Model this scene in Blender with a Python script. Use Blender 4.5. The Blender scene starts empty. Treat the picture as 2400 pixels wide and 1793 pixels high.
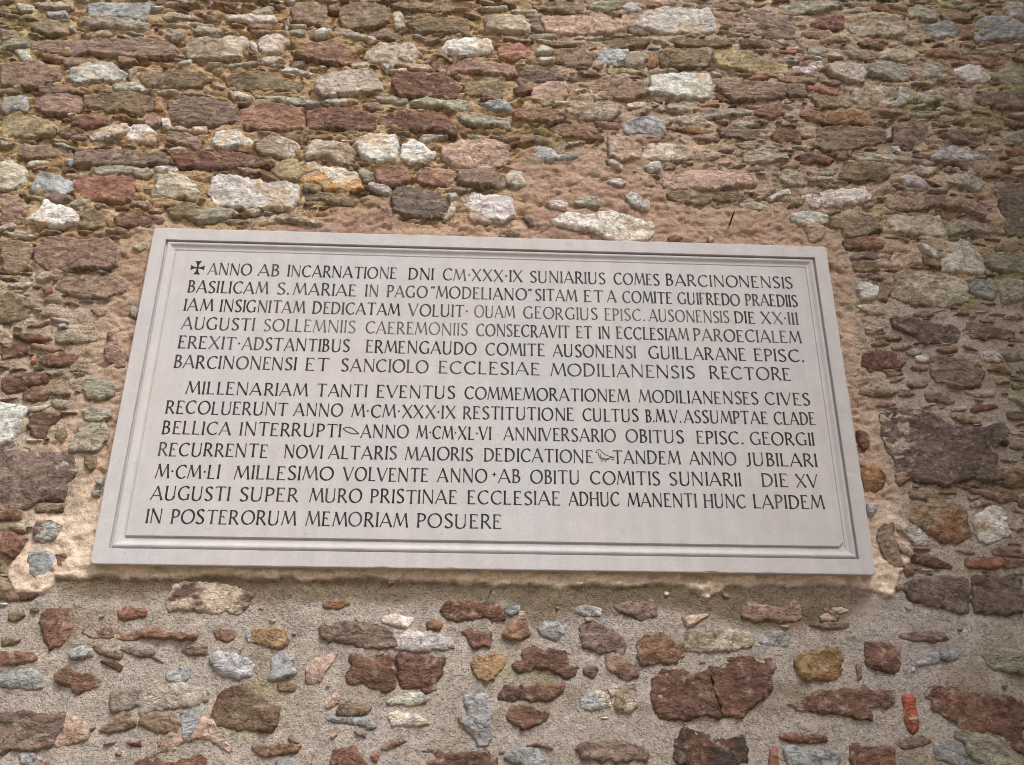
import bpy, math, random
import numpy as np
from mathutils import Vector, Euler
from mathutils.geometry import delaunay_2d_cdt

random.seed(7)
RNG = np.random.default_rng(11)
scene = bpy.context.scene

# ------------------------------------------------------------------ camera
PLAQUE_Z = 2.415            # height of the plaque's middle above the ground
FPX, CX, CY = 2040.0, 1200.0, 896.5
CAM_LOC = Vector((-0.03246, -2.0322, PLAQUE_Z - 0.8151))
CAM_ROT = Euler((math.radians(112.65994), math.radians(-0.34934), math.radians(-2.45865)), 'XYZ')
cd = bpy.data.cameras.new("camera")
cam = bpy.data.objects.new("camera", cd)
scene.collection.objects.link(cam)
cam.location, cam.rotation_euler = CAM_LOC, CAM_ROT
cd.sensor_width = 36.0
cd.lens = 36.0 * FPX / 2400.0
cd.clip_start, cd.clip_end = 0.05, 600.0
scene.camera = cam

# ------------------------------------------------------------------ light
SUN_EL, SUN_AZ = math.radians(50), math.radians(27)     # azimuth from -Y towards -X
world = bpy.data.worlds.new("World")
scene.world = world
world.use_nodes = True
wn = world.node_tree.nodes
bg = wn["Background"]
sky = wn.new("ShaderNodeTexSky")
sky.sky_type = 'NISHITA'
sky.sun_disc = False
sky.sun_elevation = SUN_EL
sky.sun_rotation = math.pi - SUN_AZ
sky.air_density = 1.0
sky.dust_density = 6.0
sky.ozone_density = 0.6
world.node_tree.links.new(sky.outputs[0], bg.inputs[0])
bg.inputs[1].default_value = 0.12
sd = bpy.data.lights.new("sun", 'SUN')
sd.energy = 2.25
sd.angle = math.radians(18)
sd.color = (1.0, 0.985, 0.97)
sun = bpy.data.objects.new("sun", sd)
scene.collection.objects.link(sun)
sun_dir = Vector((math.sin(SUN_AZ) * math.cos(SUN_EL), -math.cos(SUN_AZ) * math.cos(SUN_EL), math.sin(SUN_EL)))
sun.rotation_euler = sun_dir.to_track_quat('Z', 'Y').to_euler()
sun.location = sun_dir * 20
scene.view_settings.view_transform = 'Standard'
scene.view_settings.look = 'None'
scene.view_settings.exposure = 0.20
scene.view_settings.gamma = 1.0
scene.cycles.filter_width = 1.05

# ------------------------------------------------------------------ photo <-> wall
RM = np.array(CAM_ROT.to_matrix())
CL = np.array(CAM_LOC)

def to_px(x, y, z):
    q = np.stack([x - CL[0], y - CL[1], z - CL[2]], -1) @ RM
    return CX + FPX * q[..., 0] / -q[..., 2], CY - FPX * q[..., 1] / -q[..., 2]

def to_wall(pts, y):
    p = np.asarray(pts, float)
    d = np.stack([(p[..., 0] - CX) / FPX, -(p[..., 1] - CY) / FPX, -np.ones(p.shape[:-1])], -1) @ RM.T
    t = (y - CL[1]) / d[..., 1]
    return np.stack([CL[0] + d[..., 0] * t, CL[2] + d[..., 2] * t], -1)

# ------------------------------------------------------------------ noise
PERM = RNG.permutation(256)
PERM = np.concatenate([PERM, PERM])
GA = RNG.random(256) * 2 * math.pi
GX, GY = np.cos(GA), np.sin(GA)

def noise(x, y):
    xi, yi = np.floor(x).astype(int), np.floor(y).astype(int)
    xf, yf = x - xi, y - yi
    u, v = xf * xf * xf * (xf * (xf * 6 - 15) + 10), yf * yf * yf * (yf * (yf * 6 - 15) + 10)
    def g(ix, iy, dx, dy):
        h = PERM[PERM[ix & 255] + (iy & 255)]
        return GX[h] * dx + GY[h] * dy
    a, b = g(xi, yi, xf, yf), g(xi + 1, yi, xf - 1, yf)
    c, d = g(xi, yi + 1, xf, yf - 1), g(xi + 1, yi + 1, xf - 1, yf - 1)
    return (a + (b - a) * u + ((c + (d - c) * u) - (a + (b - a) * u)) * v) * 1.5

def fbm(x, y, n=4, gain=0.5):
    s, a = 0, 1.0
    for i in range(n):
        s = s + a * noise(x + 17.3 * i, y + 9.1 * i)
        x, y, a = x * 2.03, y * 2.03, a * gain
    return s

def sstep(a, b, x):
    t = np.clip((x - a) / (b - a), 0, 1)
    return t * t * (3 - 2 * t)

def lin(c):
    c = np.asarray(c, float) / 255.0
    return np.where(c <= 0.04045, c / 12.92, ((c + 0.055) / 1.055) ** 2.4)

def poly_sd(px, py, poly):
    """signed distance to a closed polygon, positive inside"""
    P = np.asarray(poly, float)
    d2 = np.full(px.shape, 1e18)
    ins = np.zeros(px.shape, bool)
    for (ax, ay), (bx, by) in zip(P, np.roll(P, -1, 0)):
        ex, ey = bx - ax, by - ay
        L = ex * ex + ey * ey + 1e-18
        t = np.clip(((px - ax) * ex + (py - ay) * ey) / L, 0, 1)
        d2 = np.minimum(d2, (px - ax - ex * t) ** 2 + (py - ay - ey * t) ** 2)
        if ay != by:
            ins ^= ((ay > py) != (by > py)) & (px < ex * (py - ay) / (by - ay) + ax)
    d = np.sqrt(d2)
    return np.where(ins, d, -d)

# ------------------------------------------------------------------ object helpers
def link_mesh(name, verts, faces, mat, parent=None, cols=None, smooth=True):
    me = bpy.data.meshes.new(name)
    V = np.asarray(verts, np.float32)
    me.from_pydata(V.tolist() if len(V) < 60000 else [], [], faces if len(V) < 60000 else [])
    if len(V) >= 60000:
        F = np.asarray(faces, np.int32)
        k = F.shape[1]
        me.vertices.add(len(V)); me.vertices.foreach_set('co', V.ravel())
        me.loops.add(F.size); me.loops.foreach_set('vertex_index', F.ravel())
        me.polygons.add(len(F))
        me.polygons.foreach_set('loop_start', np.arange(0, F.size, k, dtype=np.int32))
    if cols is not None:
        at = me.color_attributes.new('Col', 'FLOAT_COLOR', 'POINT')
        c4 = np.ones((len(V), 4), np.float32); c4[:, :np.shape(cols)[-1]] = cols
        at.data.foreach_set('color', c4.ravel())
    if smooth:
        me.polygons.foreach_set('use_smooth', np.ones(len(me.polygons), bool))
    me.update(calc_edges=True)
    me.validate()
    me.materials.append(mat)
    o = bpy.data.objects.new(name, me)
    scene.collection.objects.link(o)
    if parent is not None:
        o.parent = parent
        o.matrix_parent_inverse = parent.matrix_basis.inverted()
    return o

def thing(name, label, cat, loc=(0, 0, 0)):
    o = bpy.data.objects.new(name, None)
    scene.collection.objects.link(o)
    o.location = loc
    o.empty_display_size = 0.1
    o['label'] = label; o['category'] = cat
    return o

# ------------------------------------------------------------------ materials
def new_mat(name, rough=0.9, spec=0.25):
    m = bpy.data.materials.new(name)
    m.use_nodes = True
    nt = m.node_tree
    b = nt.nodes['Principled BSDF']
    b.inputs['Roughness'].default_value = rough
    b.inputs['Specular IOR Level'].default_value = spec
    return m, nt, b

def nd(nt, typ, **kw):
    n = nt.nodes.new(typ)
    for k, v in kw.items():
        if k.startswith('i_'):
            n.inputs[k[2:].replace('_', ' ')].default_value = v
        else:
            setattr(n, k, v)
    return n

def tex_noise(nt, co, scale, detail=6, rough=0.6):
    n = nd(nt, 'ShaderNodeTexNoise')
    n.inputs['Scale'].default_value = scale
    n.inputs['Detail'].default_value = detail
    n.inputs['Roughness'].default_value = rough
    nt.links.new(co, n.inputs['Vector'])
    return n.outputs['Fac']

def remap(nt, v, a, b, lo, hi):
    n = nd(nt, 'ShaderNodeMapRange')
    n.inputs['From Min'].default_value, n.inputs['From Max'].default_value = a, b
    n.inputs['To Min'].default_value, n.inputs['To Max'].default_value = lo, hi
    nt.links.new(v, n.inputs['Value'])
    return n.outputs['Result']

def math_n(nt, op, a, b):
    n = nd(nt, 'ShaderNodeMath', operation=op)
    for i, s in enumerate((a, b)):
        if isinstance(s, (int, float)): n.inputs[i].default_value = s
        else: nt.links.new(s, n.inputs[i])
    return n.outputs[0]

def scale_col(nt, col, fac):
    n = nd(nt, 'ShaderNodeVectorMath', operation='SCALE')
    nt.links.new(col, n.inputs[0])
    nt.links.new(fac, n.inputs['Scale'])
    return n.outputs[0]

def stretch(nt, co, sc, warp=0.0, wscale=8.0):
    mp = nd(nt, 'ShaderNodeMapping')
    mp.inputs['Scale'].default_value = sc
    if warp:
        n = nd(nt, 'ShaderNodeTexNoise')
        n.inputs['Scale'].default_value = wscale
        n.inputs['Detail'].default_value = 3
        nt.links.new(co, n.inputs['Vector'])
        v = nd(nt, 'ShaderNodeVectorMath', operation='MULTIPLY_ADD')
        nt.links.new(n.outputs['Color'], v.inputs[0])
        v.inputs[1].default_value = (warp, warp, warp)
        nt.links.new(co, v.inputs[2])
        co = v.outputs[0]
    nt.links.new(co, mp.inputs['Vector'])
    return mp.outputs[0]

def stone_material():
    m, nt, b = new_mat('weathered_stone', 0.92, 0.2)
    co = nd(nt, 'ShaderNodeTexCoord').outputs['Object']
    at = nd(nt, 'ShaderNodeAttribute', attribute_name='Col')
    bed = stretch(nt, co, (1, 1, 2.3), 0.085, 11)
    iso = stretch(nt, co, (1, 1, 1.15), 0.03, 12)
    n1 = tex_noise(nt, co, 330, 3, 0.7)
    def lay(sc, d, r):
        mx = nd(nt, 'ShaderNodeMix', data_type='FLOAT')
        nt.links.new(at.outputs['Alpha'], mx.inputs['Factor'])
        nt.links.new(tex_noise(nt, iso, sc * 1.25, d, r), mx.inputs['A'])
        nt.links.new(tex_noise(nt, bed, sc, d, r), mx.inputs['B'])
        return mx.outputs['Result']
    n2 = lay(60, 6, 0.68)
    n3 = lay(24, 5, 0.6)
    crack = math_n(nt, 'ABSOLUTE', math_n(nt, 'SUBTRACT', tex_noise(nt, stretch(nt, co, (1, 1, 2.6), 0.08, 14), 17, 5, 0.6), 0.5), 0)
    ck = remap(nt, crack, 0.0, 0.016, 0.0, 1.0)
    f = math_n(nt, 'MULTIPLY', remap(nt, n1, 0.3, 0.7, 0.82, 1.18), remap(nt, n2, 0.28, 0.72, 0.66, 1.34))
    f = math_n(nt, 'MULTIPLY', f, remap(nt, n3, 0.3, 0.7, 0.80, 1.20))
    f = math_n(nt, 'MULTIPLY', f, remap(nt, ck, 0, 1, 0.55, 1.0))
    nt.links.new(scale_col(nt, at.outputs['Color'], f), b.inputs['Base Color'])
    h = math_n(nt, 'ADD', math_n(nt, 'MULTIPLY', n1, 0.22), math_n(nt, 'MULTIPLY', n2, 1.0))
    h = math_n(nt, 'ADD', h, math_n(nt, 'MULTIPLY', n3, 1.5))
    h = math_n(nt, 'ADD', h, math_n(nt, 'MULTIPLY', ck, 0.22))
    bp = nd(nt, 'ShaderNodeBump')
    bp.inputs['Strength'].default_value = 1.0
    bp.inputs['Distance'].default_value = 0.0125
    nt.links.new(h, bp.inputs['Height'])
    nt.links.new(bp.outputs[0], b.inputs['Normal'])
    return m

def grain_material(name, fine, bump_d, bump_s, lo, hi, speck=0.0, coarse=0.0):
    m, nt, b = new_mat(name, 0.93, 0.2)
    co = nd(nt, 'ShaderNodeTexCoord').outputs['Object']
    at = nd(nt, 'ShaderNodeAttribute', attribute_name='Col')
    n1 = tex_noise(nt, co, fine, 3, 0.7)
    n2 = tex_noise(nt, co, fine * 0.22, 4, 0.65)
    f = math_n(nt, 'MULTIPLY', remap(nt, n1, 0.3, 0.7, lo, hi), remap(nt, n2, 0.3, 0.7, 0.86, 1.14))
    if speck:
        vo = nd(nt, 'ShaderNodeTexVoronoi', feature='F1')
        vo.inputs['Scale'].default_value = fine * 0.62
        nt.links.new(co, vo.inputs['Vector'])
        sep = nd(nt, 'ShaderNodeSeparateColor')
        nt.links.new(vo.outputs['Color'], sep.inputs[0])
        dark = remap(nt, sep.outputs[0], 0.70, 0.86, 1.0, 1.0 - speck)
        lite = remap(nt, sep.outputs[1], 0.78, 0.95, 1.0, 1.0 + speck * 0.55)
        f = math_n(nt, 'MULTIPLY', f, math_n(nt, 'MULTIPLY', dark, lite))
    nt.links.new(scale_col(nt, at.outputs['Color'], f), b.inputs['Base Color'])
    h = math_n(nt, 'ADD', math_n(nt, 'MULTIPLY', n1, 0.5), math_n(nt, 'MULTIPLY', n2, 0.9))
    if coarse:
        v2 = nd(nt, 'ShaderNodeTexVoronoi', feature='F1')
        v2.inputs['Scale'].default_value = fine * 0.75
        nt.links.new(co, v2.inputs['Vector'])
        s2 = nd(nt, 'ShaderNodeSeparateColor')
        nt.links.new(v2.outputs['Color'], s2.inputs[0])
        gr = math_n(nt, 'MULTIPLY', math_n(nt, 'SUBTRACT', 1.0, v2.outputs['Distance']), s2.outputs[2])
        h = math_n(nt, 'ADD', h, math_n(nt, 'MULTIPLY', gr, coarse))
    bp = nd(nt, 'ShaderNodeBump')
    bp.inputs['Strength'].default_value = bump_s
    bp.inputs['Distance'].default_value = bump_d
    nt.links.new(h, bp.inputs['Height'])
    nt.links.new(bp.outputs[0], b.inputs['Normal'])
    return m

M_STONE = stone_material()
M_MORTAR = grain_material('lime_mortar', 330, 0.0045, 1.0, 0.82, 1.18, speck=0.30, coarse=0.7)
M_PLASTER = grain_material('ochre_plaster', 260, 0.0045, 0.9, 0.84, 1.16, speck=0.15, coarse=0.4)

STONES = """
@0,0
b 88,0 155,0 149,18 146,20 130,17 91,14
w 15,2 32,3 34,9 20,9
b 46,9 67,9 68,15 48,16
g 35,0 72,0 73,6 55,8 40,5
g 151,14 175,10 202,14 200,17 165,17
t 30,22 45,17 68,20 69,32 50,34 32,28
g 70,22 76,26 76,30 70,27
g 78,17 130,17 153,22 150,29 120,27 96,25 80,22
w 188,19 200,20 220,23 212,24 190,21
g 172,29 190,28 187,37 178,40 171,35
t 0,29 15,30 18,38 0,40
g 0,37 28,38 27,45 0,47
d 32,40 60,38 110,40 150,38 180,43 184,50 180,56 150,59 110,55 80,54 50,51 32,47
w 13,48 27,48 30,58 22,61
r 41,52 55,54 70,58 60,61 43,57
t 62,60 75,56 84,57 83,62 66,66
p 0,62 40,61 60,70 60,78 40,86 20,88 0,86
g 8,84 20,82 22,88 14,90
w 70,68 90,61 112,62 130,72 127,80 100,82 78,85 68,80
g 131,70 141,66 139,73 132,80
r 120,57 135,55 141,62 130,66 122,64
l 142,74 165,69 200,71 215,79 205,88 165,90 148,85
b 184,62 198,61 196,65 184,66
w 160,91 180,89 182,92 161,92
g 115,85 140,82 148,88 130,92 118,90
t 37,88 60,84 75,90 60,94 40,93
b 0,96 28,97 24,112 0,114
p 36,100 60,93 80,96 84,107 74,115 45,116 36,110
l 84,96 130,94 155,98 158,112 145,116 110,113 85,108
o 158,98 166,98 167,112 159,113
d 172,103 190,98 225,101 245,108 243,122 225,127 200,127 175,119
y 0,120 15,117 40,119 58,126 54,138 30,141 5,138 0,132
R 73,118 95,115 112,123 108,129 85,130 72,126
w 80,131 105,130 130,124 133,133 118,141 95,140
w 131,132 138,126 152,128 160,136 156,144 130,144
p 150,118 162,116 165,125 157,130 150,126
w 166,121 174,120 174,128 167,129
p 172,135 190,133 206,142 204,152 185,148 172,143
w 197,129 212,128 212,134 200,135
t 17,149 45,147 70,150 74,158 55,158 30,164 17,160
g 52,146 65,146 76,150 68,151
g 0,144 16,146 8,150 0,151
d 74,156 110,152 170,156 178,165 140,170 75,168
w 66,162 82,162 82,166 66,166
@475,0
c -19,42 -10,37 20,38 35,35 45,37 46,46 40,57 20,60 -5,60 -19,56
w 48,40 54,42 56,52 50,50
c 57,36 65,33 80,34 89,40 81,53 60,53 57,44
c 60,56 78,55 85,60 70,63 60,62
r 10,0 35,0 33,5 12,3
w 20,11 40,13 72,14 76,18 65,20 45,20 25,16
t 92,7 97,0 125,0 128,8 128,18 115,22 100,21 92,18
c 83,20 88,16 88,24 85,30
r 129,5 138,2 140,9 132,12
t 141,10 150,0 185,2 193,10 194,20 180,27 160,27 145,24 140,17
g 197,9 204,9 209,25 199,28
g 89,29 104,28 105,34 90,35
w 115,31 125,28 134,30 130,35 116,36
g 139,26 150,28 178,36 175,39 155,37 140,32
d 172,29 190,29 209,36 205,39 185,36 172,33
r 97,45 110,41 140,39 150,45 164,60 160,63 125,63 110,60 94,58
c 168,50 180,42 200,42 218,48 219,58 205,63 180,61 166,57
g 19,64 40,62 58,62 50,66 28,67
w 153,63 170,62 171,66 155,67
w 184,65 197,65 190,71
d 90,61 105,60 106,65 92,67
w 76,68 90,68 117,73 110,75 85,72
l 25,77 40,71 70,72 90,80 105,86 98,92 75,92 45,90 25,86
c 117,80 130,75 150,70 175,67 182,80 185,90 160,94 125,100 117,92
g 176,97 190,95 212,100 208,104 190,103
g 51,95 75,97 104,97 105,103 95,104 70,100
c 26,92 40,92 52,99 46,101 30,98
b 106,102 120,103 118,107 107,108
w 120,102 140,100 160,101 150,104 130,106
p 165,104 180,103 187,110 175,112
r 34,113 50,106 75,104 100,109 105,115 104,130 80,133 45,130 34,122
R 107,113 120,110 150,110 172,112 180,118 177,130 165,132 130,131 106,130
w 9,145 14,133 35,132 49,142 48,148 30,150 14,151
c 52,145 70,138 95,143 99,152 90,160 65,158 55,152
o 92,138 105,135 113,140 105,143 94,142
r 114,138 130,136 136,140 128,142 114,142
c 107,150 108,143 130,143 150,147 157,155 155,163 140,166 120,160 107,161
w 160,140 175,136 200,138 202,148 200,163 185,166 165,160 159,150
R -40,156 30,155 62,162 70,168 20,174 -25,170
@950,0
t -18,0 50,0 52,6 30,9 5,8 -12,6
g 75,5 105,3 106,7 80,8
l 130,0 185,0 184,8 175,13 150,8 135,5
g 188,0 220,0 226,5 210,10 190,8
l 2,20 20,15 60,16 65,22 65,34 40,32 10,30
c 82,14 105,11 122,13 130,25 129,30 105,31 83,28
d 128,18 138,16 144,30 138,33 130,27
P 140,16 150,14 190,15 222,18 227,28 215,33 195,34 165,33 145,29
w 34,50 45,40 65,36 88,38 91,47 85,52 60,53 40,53
w 5,32 12,33 24,38 20,39
k 96,48 105,42 136,43 130,56 110,58 96,55
w 135,49 142,44 155,49 150,53 136,53
t 157,53 168,48 185,48 197,55 193,65 175,67 157,62
b 200,52 205,48 231,50 232,58 215,64 200,62
p 31,63 55,58 85,60 112,66 116,75 105,77 80,74 50,72 32,68
c -5,44 5,42 17,54 8,63 -8,58
R -13,80 -5,73 20,73 45,75 58,88 50,98 20,99 -5,97 -14,88
l 62,82 80,77 102,77 108,88 105,97 90,99 65,94
d 115,80 125,68 140,64 155,70 172,76 160,80 140,83 120,85
R 112,88 130,85 131,92 115,97
P 131,88 150,83 168,82 170,95 160,103 140,105 130,96
g 4,103 25,99 60,101 68,105 62,111 35,109 10,107
b 78,105 92,101 104,101 111,112 90,111
r 110,114 130,108 155,110 166,117 160,124 130,124 112,120
g 152,101 170,102 171,105 155,106
c 166,110 190,104 215,106 222,115 215,122 190,122 172,117
R -26,118 -10,113 20,114 40,117 55,133 52,140 25,134 -5,131 -27,126
g 55,116 65,115 107,121 108,130 100,128 70,127 55,121
P 37,148 60,142 90,142 107,147 106,165 90,172 50,170 40,162
w -3,146 8,142 20,149 30,155 28,162 10,166 -5,162
r 148,130 165,125 190,132 207,141 205,145 180,142 160,137
b 130,152 140,148 152,152 158,158 180,156 178,160 150,164 132,160
@1425,0
w 25,24 40,10 60,5 105,7 112,18 112,30 95,33 60,33 42,28
b 16,5 22,0 33,0 34,7 22,10
d 22,27 30,25 42,32 35,35 24,31
d 130,12 140,6 165,10 192,15 195,25 193,38 175,38 150,32 130,28
y 150,1 168,0 158,5 152,4
g 180,5 185,0 225,0 245,1 243,8 215,11 190,13
l 67,40 85,37 125,40 130,46 110,47 70,46
d 136,40 165,39 175,47 140,47
k 170,50 195,49 196,52 175,53
l 0,40 30,38 45,41 40,47 5,48
c 19,52 38,51 41,58 36,66 22,68 18,60
o 42,55 50,53 53,62 48,68 41,66
l 53,50 75,48 103,50 106,60 104,68 80,70 55,66
y 109,52 135,50 165,56 185,62 185,78 165,75 135,71 115,68 109,60
y 0,68 15,68 40,73 40,75 20,75 0,73
t -19,86 -10,80 15,80 35,85 40,98 20,101 0,98 -18,95
w 41,92 47,76 70,73 95,73 107,76 108,88 103,99 85,100 55,97 44,95
p 112,87 130,83 165,83 186,93 182,98 165,102 130,103 120,97
r 111,95 120,97 127,104 113,102
w 192,66 205,68 220,62 222,68 208,75 195,72
k 145,77 155,75 168,78 160,80 146,79
d 187,86 203,84 206,95 210,99 188,97
k 205,86 239,88 238,95 210,93
w 20,105 38,103 39,109 22,111
k 94,105 116,105 116,108 96,108
r 42,100 55,99 57,104 43,105
g 60,108 80,104 93,105 92,110 75,113 62,111
g 91,115 105,110 130,110 152,112 150,117 125,118 105,121 93,118
r 152,115 160,108 178,106 184,115 172,121 160,119
r 195,115 210,111 226,116 226,126 210,122
b 17,130 22,120 45,118 58,122 61,135 55,140 35,135 17,133
c 62,120 85,117 98,120 100,127 75,126
o 62,129 85,130 100,130 99,137 85,135 65,131
d 112,131 130,129 165,133 166,138 140,143 122,140
r 168,137 180,131 198,133 200,141 185,144 170,143
P 0,140 20,139 33,147 34,162 15,166 0,162
c 37,150 50,145 88,150 89,162 60,166 37,160
g 140,155 160,152 185,158 188,164 160,168 142,163
R 195,160 205,156 235,162 230,168 200,166
@1900,0
g 32,0 60,0 61,5 45,5
y 78,2 95,0 102,6 100,8 85,5
o 62,2 80,6 102,11 98,17 80,12 62,7
g 104,6 115,3 131,8 131,17 118,19 103,15
r 134,12 150,9 170,15 165,20 140,19
b 112,25 132,22 140,19 150,22 154,33 140,37 125,35
r 156,25 165,22 170,30 168,38 154,39 156,33
c 40,25 48,12 70,10 90,15 102,25 98,34 75,36 55,36 42,31
R 0,22 15,14 35,14 36,25 25,30 5,28
b 171,35 175,20 183,14 210,16 222,24 222,38 200,39 172,39
w 200,8 208,0 222,0 222,15 210,15
k 55,38 70,37 82,39 81,43 60,40
g 0,46 15,46 20,50 12,54 0,53
c 69,54 82,48 95,46 113,52 110,60 95,63 75,60
g 38,51 50,49 58,55 45,57
r 120,52 135,47 155,50 157,56 135,57 122,55
k 146,63 158,60 170,63 160,66
r 160,58 165,54 180,60 200,55 205,60 190,68 175,63
c 17,67 30,61 50,63 60,72 55,84 40,82 22,73
w 0,63 12,61 15,67 5,72 -3,72
g 60,68 70,61 90,64 110,65 110,75 95,83 75,79 60,75
g 113,72 122,61 140,66 147,75 140,79 120,78
w 150,70 165,65 175,66 188,77 180,83 165,84 152,76
g 190,75 205,66 222,68 222,90 205,88 195,80
o 187,84 198,82 198,85 190,87
c 41,92 60,86 85,87 90,92 88,98 78,108 55,109 44,103
w 80,108 92,99 95,87 103,90 105,97 100,107 88,109
c 108,98 118,93 140,90 165,91 170,102 168,110 150,107 130,106 112,105
d 173,100 190,93 222,92 222,112 195,110 178,107
o 17,120 25,115 45,112 68,116 60,122 58,127 35,128 17,125
t 0,97 35,98 43,106 30,110 10,110
g 103,116 120,113 136,115 134,119 110,120
g 125,121 165,119 195,120 180,122 145,123
d 86,127 105,123 122,128 124,145 115,150 90,150 87,140
t 5,148 8,130 30,128 70,130 77,138 78,145 50,152 20,155
g 78,133 85,130 85,140 80,143
w 85,149 92,149 94,156 87,156
b 125,160 140,152 165,150 170,157 182,156 185,162 150,164 128,164
d 138,138 150,130 165,138 175,140 185,135 180,148 150,146
g 198,135 222,133 222,145 200,145
g 45,160 80,158 118,163 90,167 50,165
R 0,160 10,158 19,162 15,166 0,166
@0,340
c -5,12 10,11 22,18 26,30 18,42 5,45 -5,44
b 68,13 82,12 80,18 70,20
g 94,20 115,18 150,22 156,25 150,30 115,28 96,27
w 157,20 180,19 182,23 165,25
b 30,40 38,27 55,28 77,34 75,42 62,49 45,46 30,45
k 76,36 82,31 110,30 135,31 138,45 135,53 125,57 100,55 78,53 75,46
c 156,45 160,30 175,26 195,31 204,40 203,54 190,52 165,52 155,50
t 18,47 26,45 28,50 20,51
g 25,50 42,51 40,54 27,52
d 45,49 70,49 74,56 60,57 48,53
p 0,48 15,48 26,60 24,70 15,78 0,78
w 25,78 38,64 46,54 60,60 74,65 81,74 78,79 65,82 50,83 38,79
l 81,70 88,65 105,67 110,74 106,84 90,85 78,82 85,76
r 116,74 125,69 150,69 167,74 167,80 150,82 124,82
g 0,88 18,87 35,92 30,94 10,92
t 0,100 20,96 32,103 30,110 26,122 18,130 0,128
p 35,106 45,96 62,93 90,96 115,96 119,110 119,122 110,127 85,126 70,130 55,127 40,124 34,115
c 136,104 148,99 152,102 145,109 138,107
g 34,132 45,129 55,133 42,139 35,138
p 55,146 65,138 85,133 110,132 130,136 131,144 125,152 110,157 85,156 65,152
R 42,146 50,145 54,150 46,153
c 5,143 20,140 32,140 25,146 12,147
g 0,155 15,152 30,158 35,166 0,168
l 170,65 190,57 215,64 222,72 200,73 180,72
@475,340
w 2,45 7,33 15,28 30,28 42,33 62,35 72,38 85,36 98,40 98,55 92,64 75,65 50,64 30,61 12,57 4,50
r 55,27 65,25 78,33 78,37 68,33
g -18,60 0,63 30,65 35,68 25,74 0,78 -15,72
Y 98,18 104,14 125,18 145,22 160,27 164,42 150,44 130,44 120,38 105,34 97,30
y 72,28 75,15 90,12 99,15 100,30 96,35 80,31
t 103,40 112,36 122,41 118,46 105,44
g 160,23 165,21 175,26 170,34 163,30
r 178,22 190,18 208,19 215,26 212,36 195,39 182,36 178,30
l 101,48 115,46 145,49 163,55 155,60 130,58 105,54
w 170,40 175,36 195,43 193,50 180,46
c 45,75 60,72 80,70 100,72 118,77 126,79 118,82 100,79 75,75 55,76
p 180,60 190,58 193,65 188,68
@950,340
D -15,52 -8,42 15,41 30,46 42,52 42,68 35,75 10,73 -14,68
r 14,26 20,20 40,23 54,25 48,38 30,41 14,38
r -30,22 -8,20 5,25 3,36 -12,40 -30,36
d 50,38 58,24 75,22 92,25 101,30 102,40 80,40 55,38
c 103,30 110,25 120,26 125,40 115,42 106,38
w 43,48 52,47 55,52 47,56
c 48,58 55,57 50,70 42,76 39,75 44,66
w 58,50 65,47 90,49 110,51 114,62 112,72 100,77 85,75 68,65 60,60
P 65,70 72,64 85,72 92,78 80,79 68,76
d 122,72 130,72 135,82 128,82
w 146,58 155,56 167,59 166,65 150,63
g 175,58 185,50 200,53 201,61 185,61
C 150,78 160,70 190,70 210,67 235,73 255,80 258,92 240,99 220,99 200,90 185,86 165,84
c 207,14 215,13 224,20 223,25 212,19
w 210,36 222,33 228,38 222,41 212,40
l 98,90 108,86 118,90 115,96 97,95
@1425,340
w 40,20 45,16 55,16 56,25 45,26
P 58,30 70,24 100,24 150,28 155,35 154,42 140,40 120,44 105,47 88,45 70,43 60,40
l 62,48 75,44 105,49 108,55 100,59 80,58 65,54
l 109,52 125,46 145,50 142,55 120,57
w 18,52 25,47 33,52 36,57 42,56 43,66 35,66 25,60
p 153,54 165,46 175,42 165,52 158,56
w 165,53 178,46 188,43 190,50 180,50 170,55
w 203,50 215,48 230,45 265,41 275,50 270,55 240,61 215,62 204,56
g 170,27 185,24 203,27 203,38 188,41 178,32
p 62,95 70,92 78,95 72,98 64,98
c 103,95 106,92 110,97 106,99
w 190,70 205,67 218,68 228,72 228,78 205,80 190,77
P 205,72 218,80 227,85 222,95 210,98 205,85
g 145,10 160,4 180,5 187,14 165,17 150,15
@1900,340
l 28,34 35,18 60,16 82,20 83,32 72,36 50,37
g 48,7 70,7 100,10 125,17 122,20 95,15 60,12
w 95,32 100,29 118,33 124,43 110,40 98,40
R 120,33 128,36 140,41 128,40
g 140,35 150,28 175,32 180,38 178,47 160,43
m 192,34 205,29 225,32 225,93 205,92 200,70 195,50
p 80,58 95,53 120,49 150,52 175,57 183,68 180,75 165,68 140,63 110,66 85,65
t 16,68 25,64 33,67 22,71
t 19,73 40,70 70,72 75,85 60,92 40,94 33,86 22,82
c 80,76 85,71 95,70 100,72 135,71 139,80 140,92 120,91 85,90
g 142,82 160,76 190,80 200,88 165,88 145,92
d 125,18 150,12 175,12 180,25 165,24 150,17
r 35,97 45,94 65,93 78,97 75,104 55,106 38,105
d 42,112 55,108 70,111 72,117 55,116 44,117
l 44,121 55,117 68,118 73,128 60,130 46,128
P 84,112 95,102 110,103 116,112 116,120 105,122 95,126 85,124
w 112,100 120,101 138,113 132,115 120,109
w 138,118 142,98 160,97 170,102 178,115 182,128 178,133 150,130 138,129
g 182,118 195,110 222,110 225,128 205,130 190,127
l 116,112 135,120 136,126 120,122
c 84,148 88,132 105,127 125,134 150,134 163,140 165,160 145,165 110,165 95,158 86,156
b 163,145 170,137 190,136 195,145 190,158 175,155
g 196,140 210,137 222,140 222,160 200,162 196,150
w 50,142 58,140 72,146 70,156 55,160 49,150
t 73,142 82,138 85,150 80,160 72,158
@0,680,5.51
l -5,5 15,2 28,10 38,22 30,36 10,40 -5,38
b 72,43 82,41 84,46 76,48
g 69,56 85,55 115,57 128,62 110,65 85,67 70,65
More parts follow.
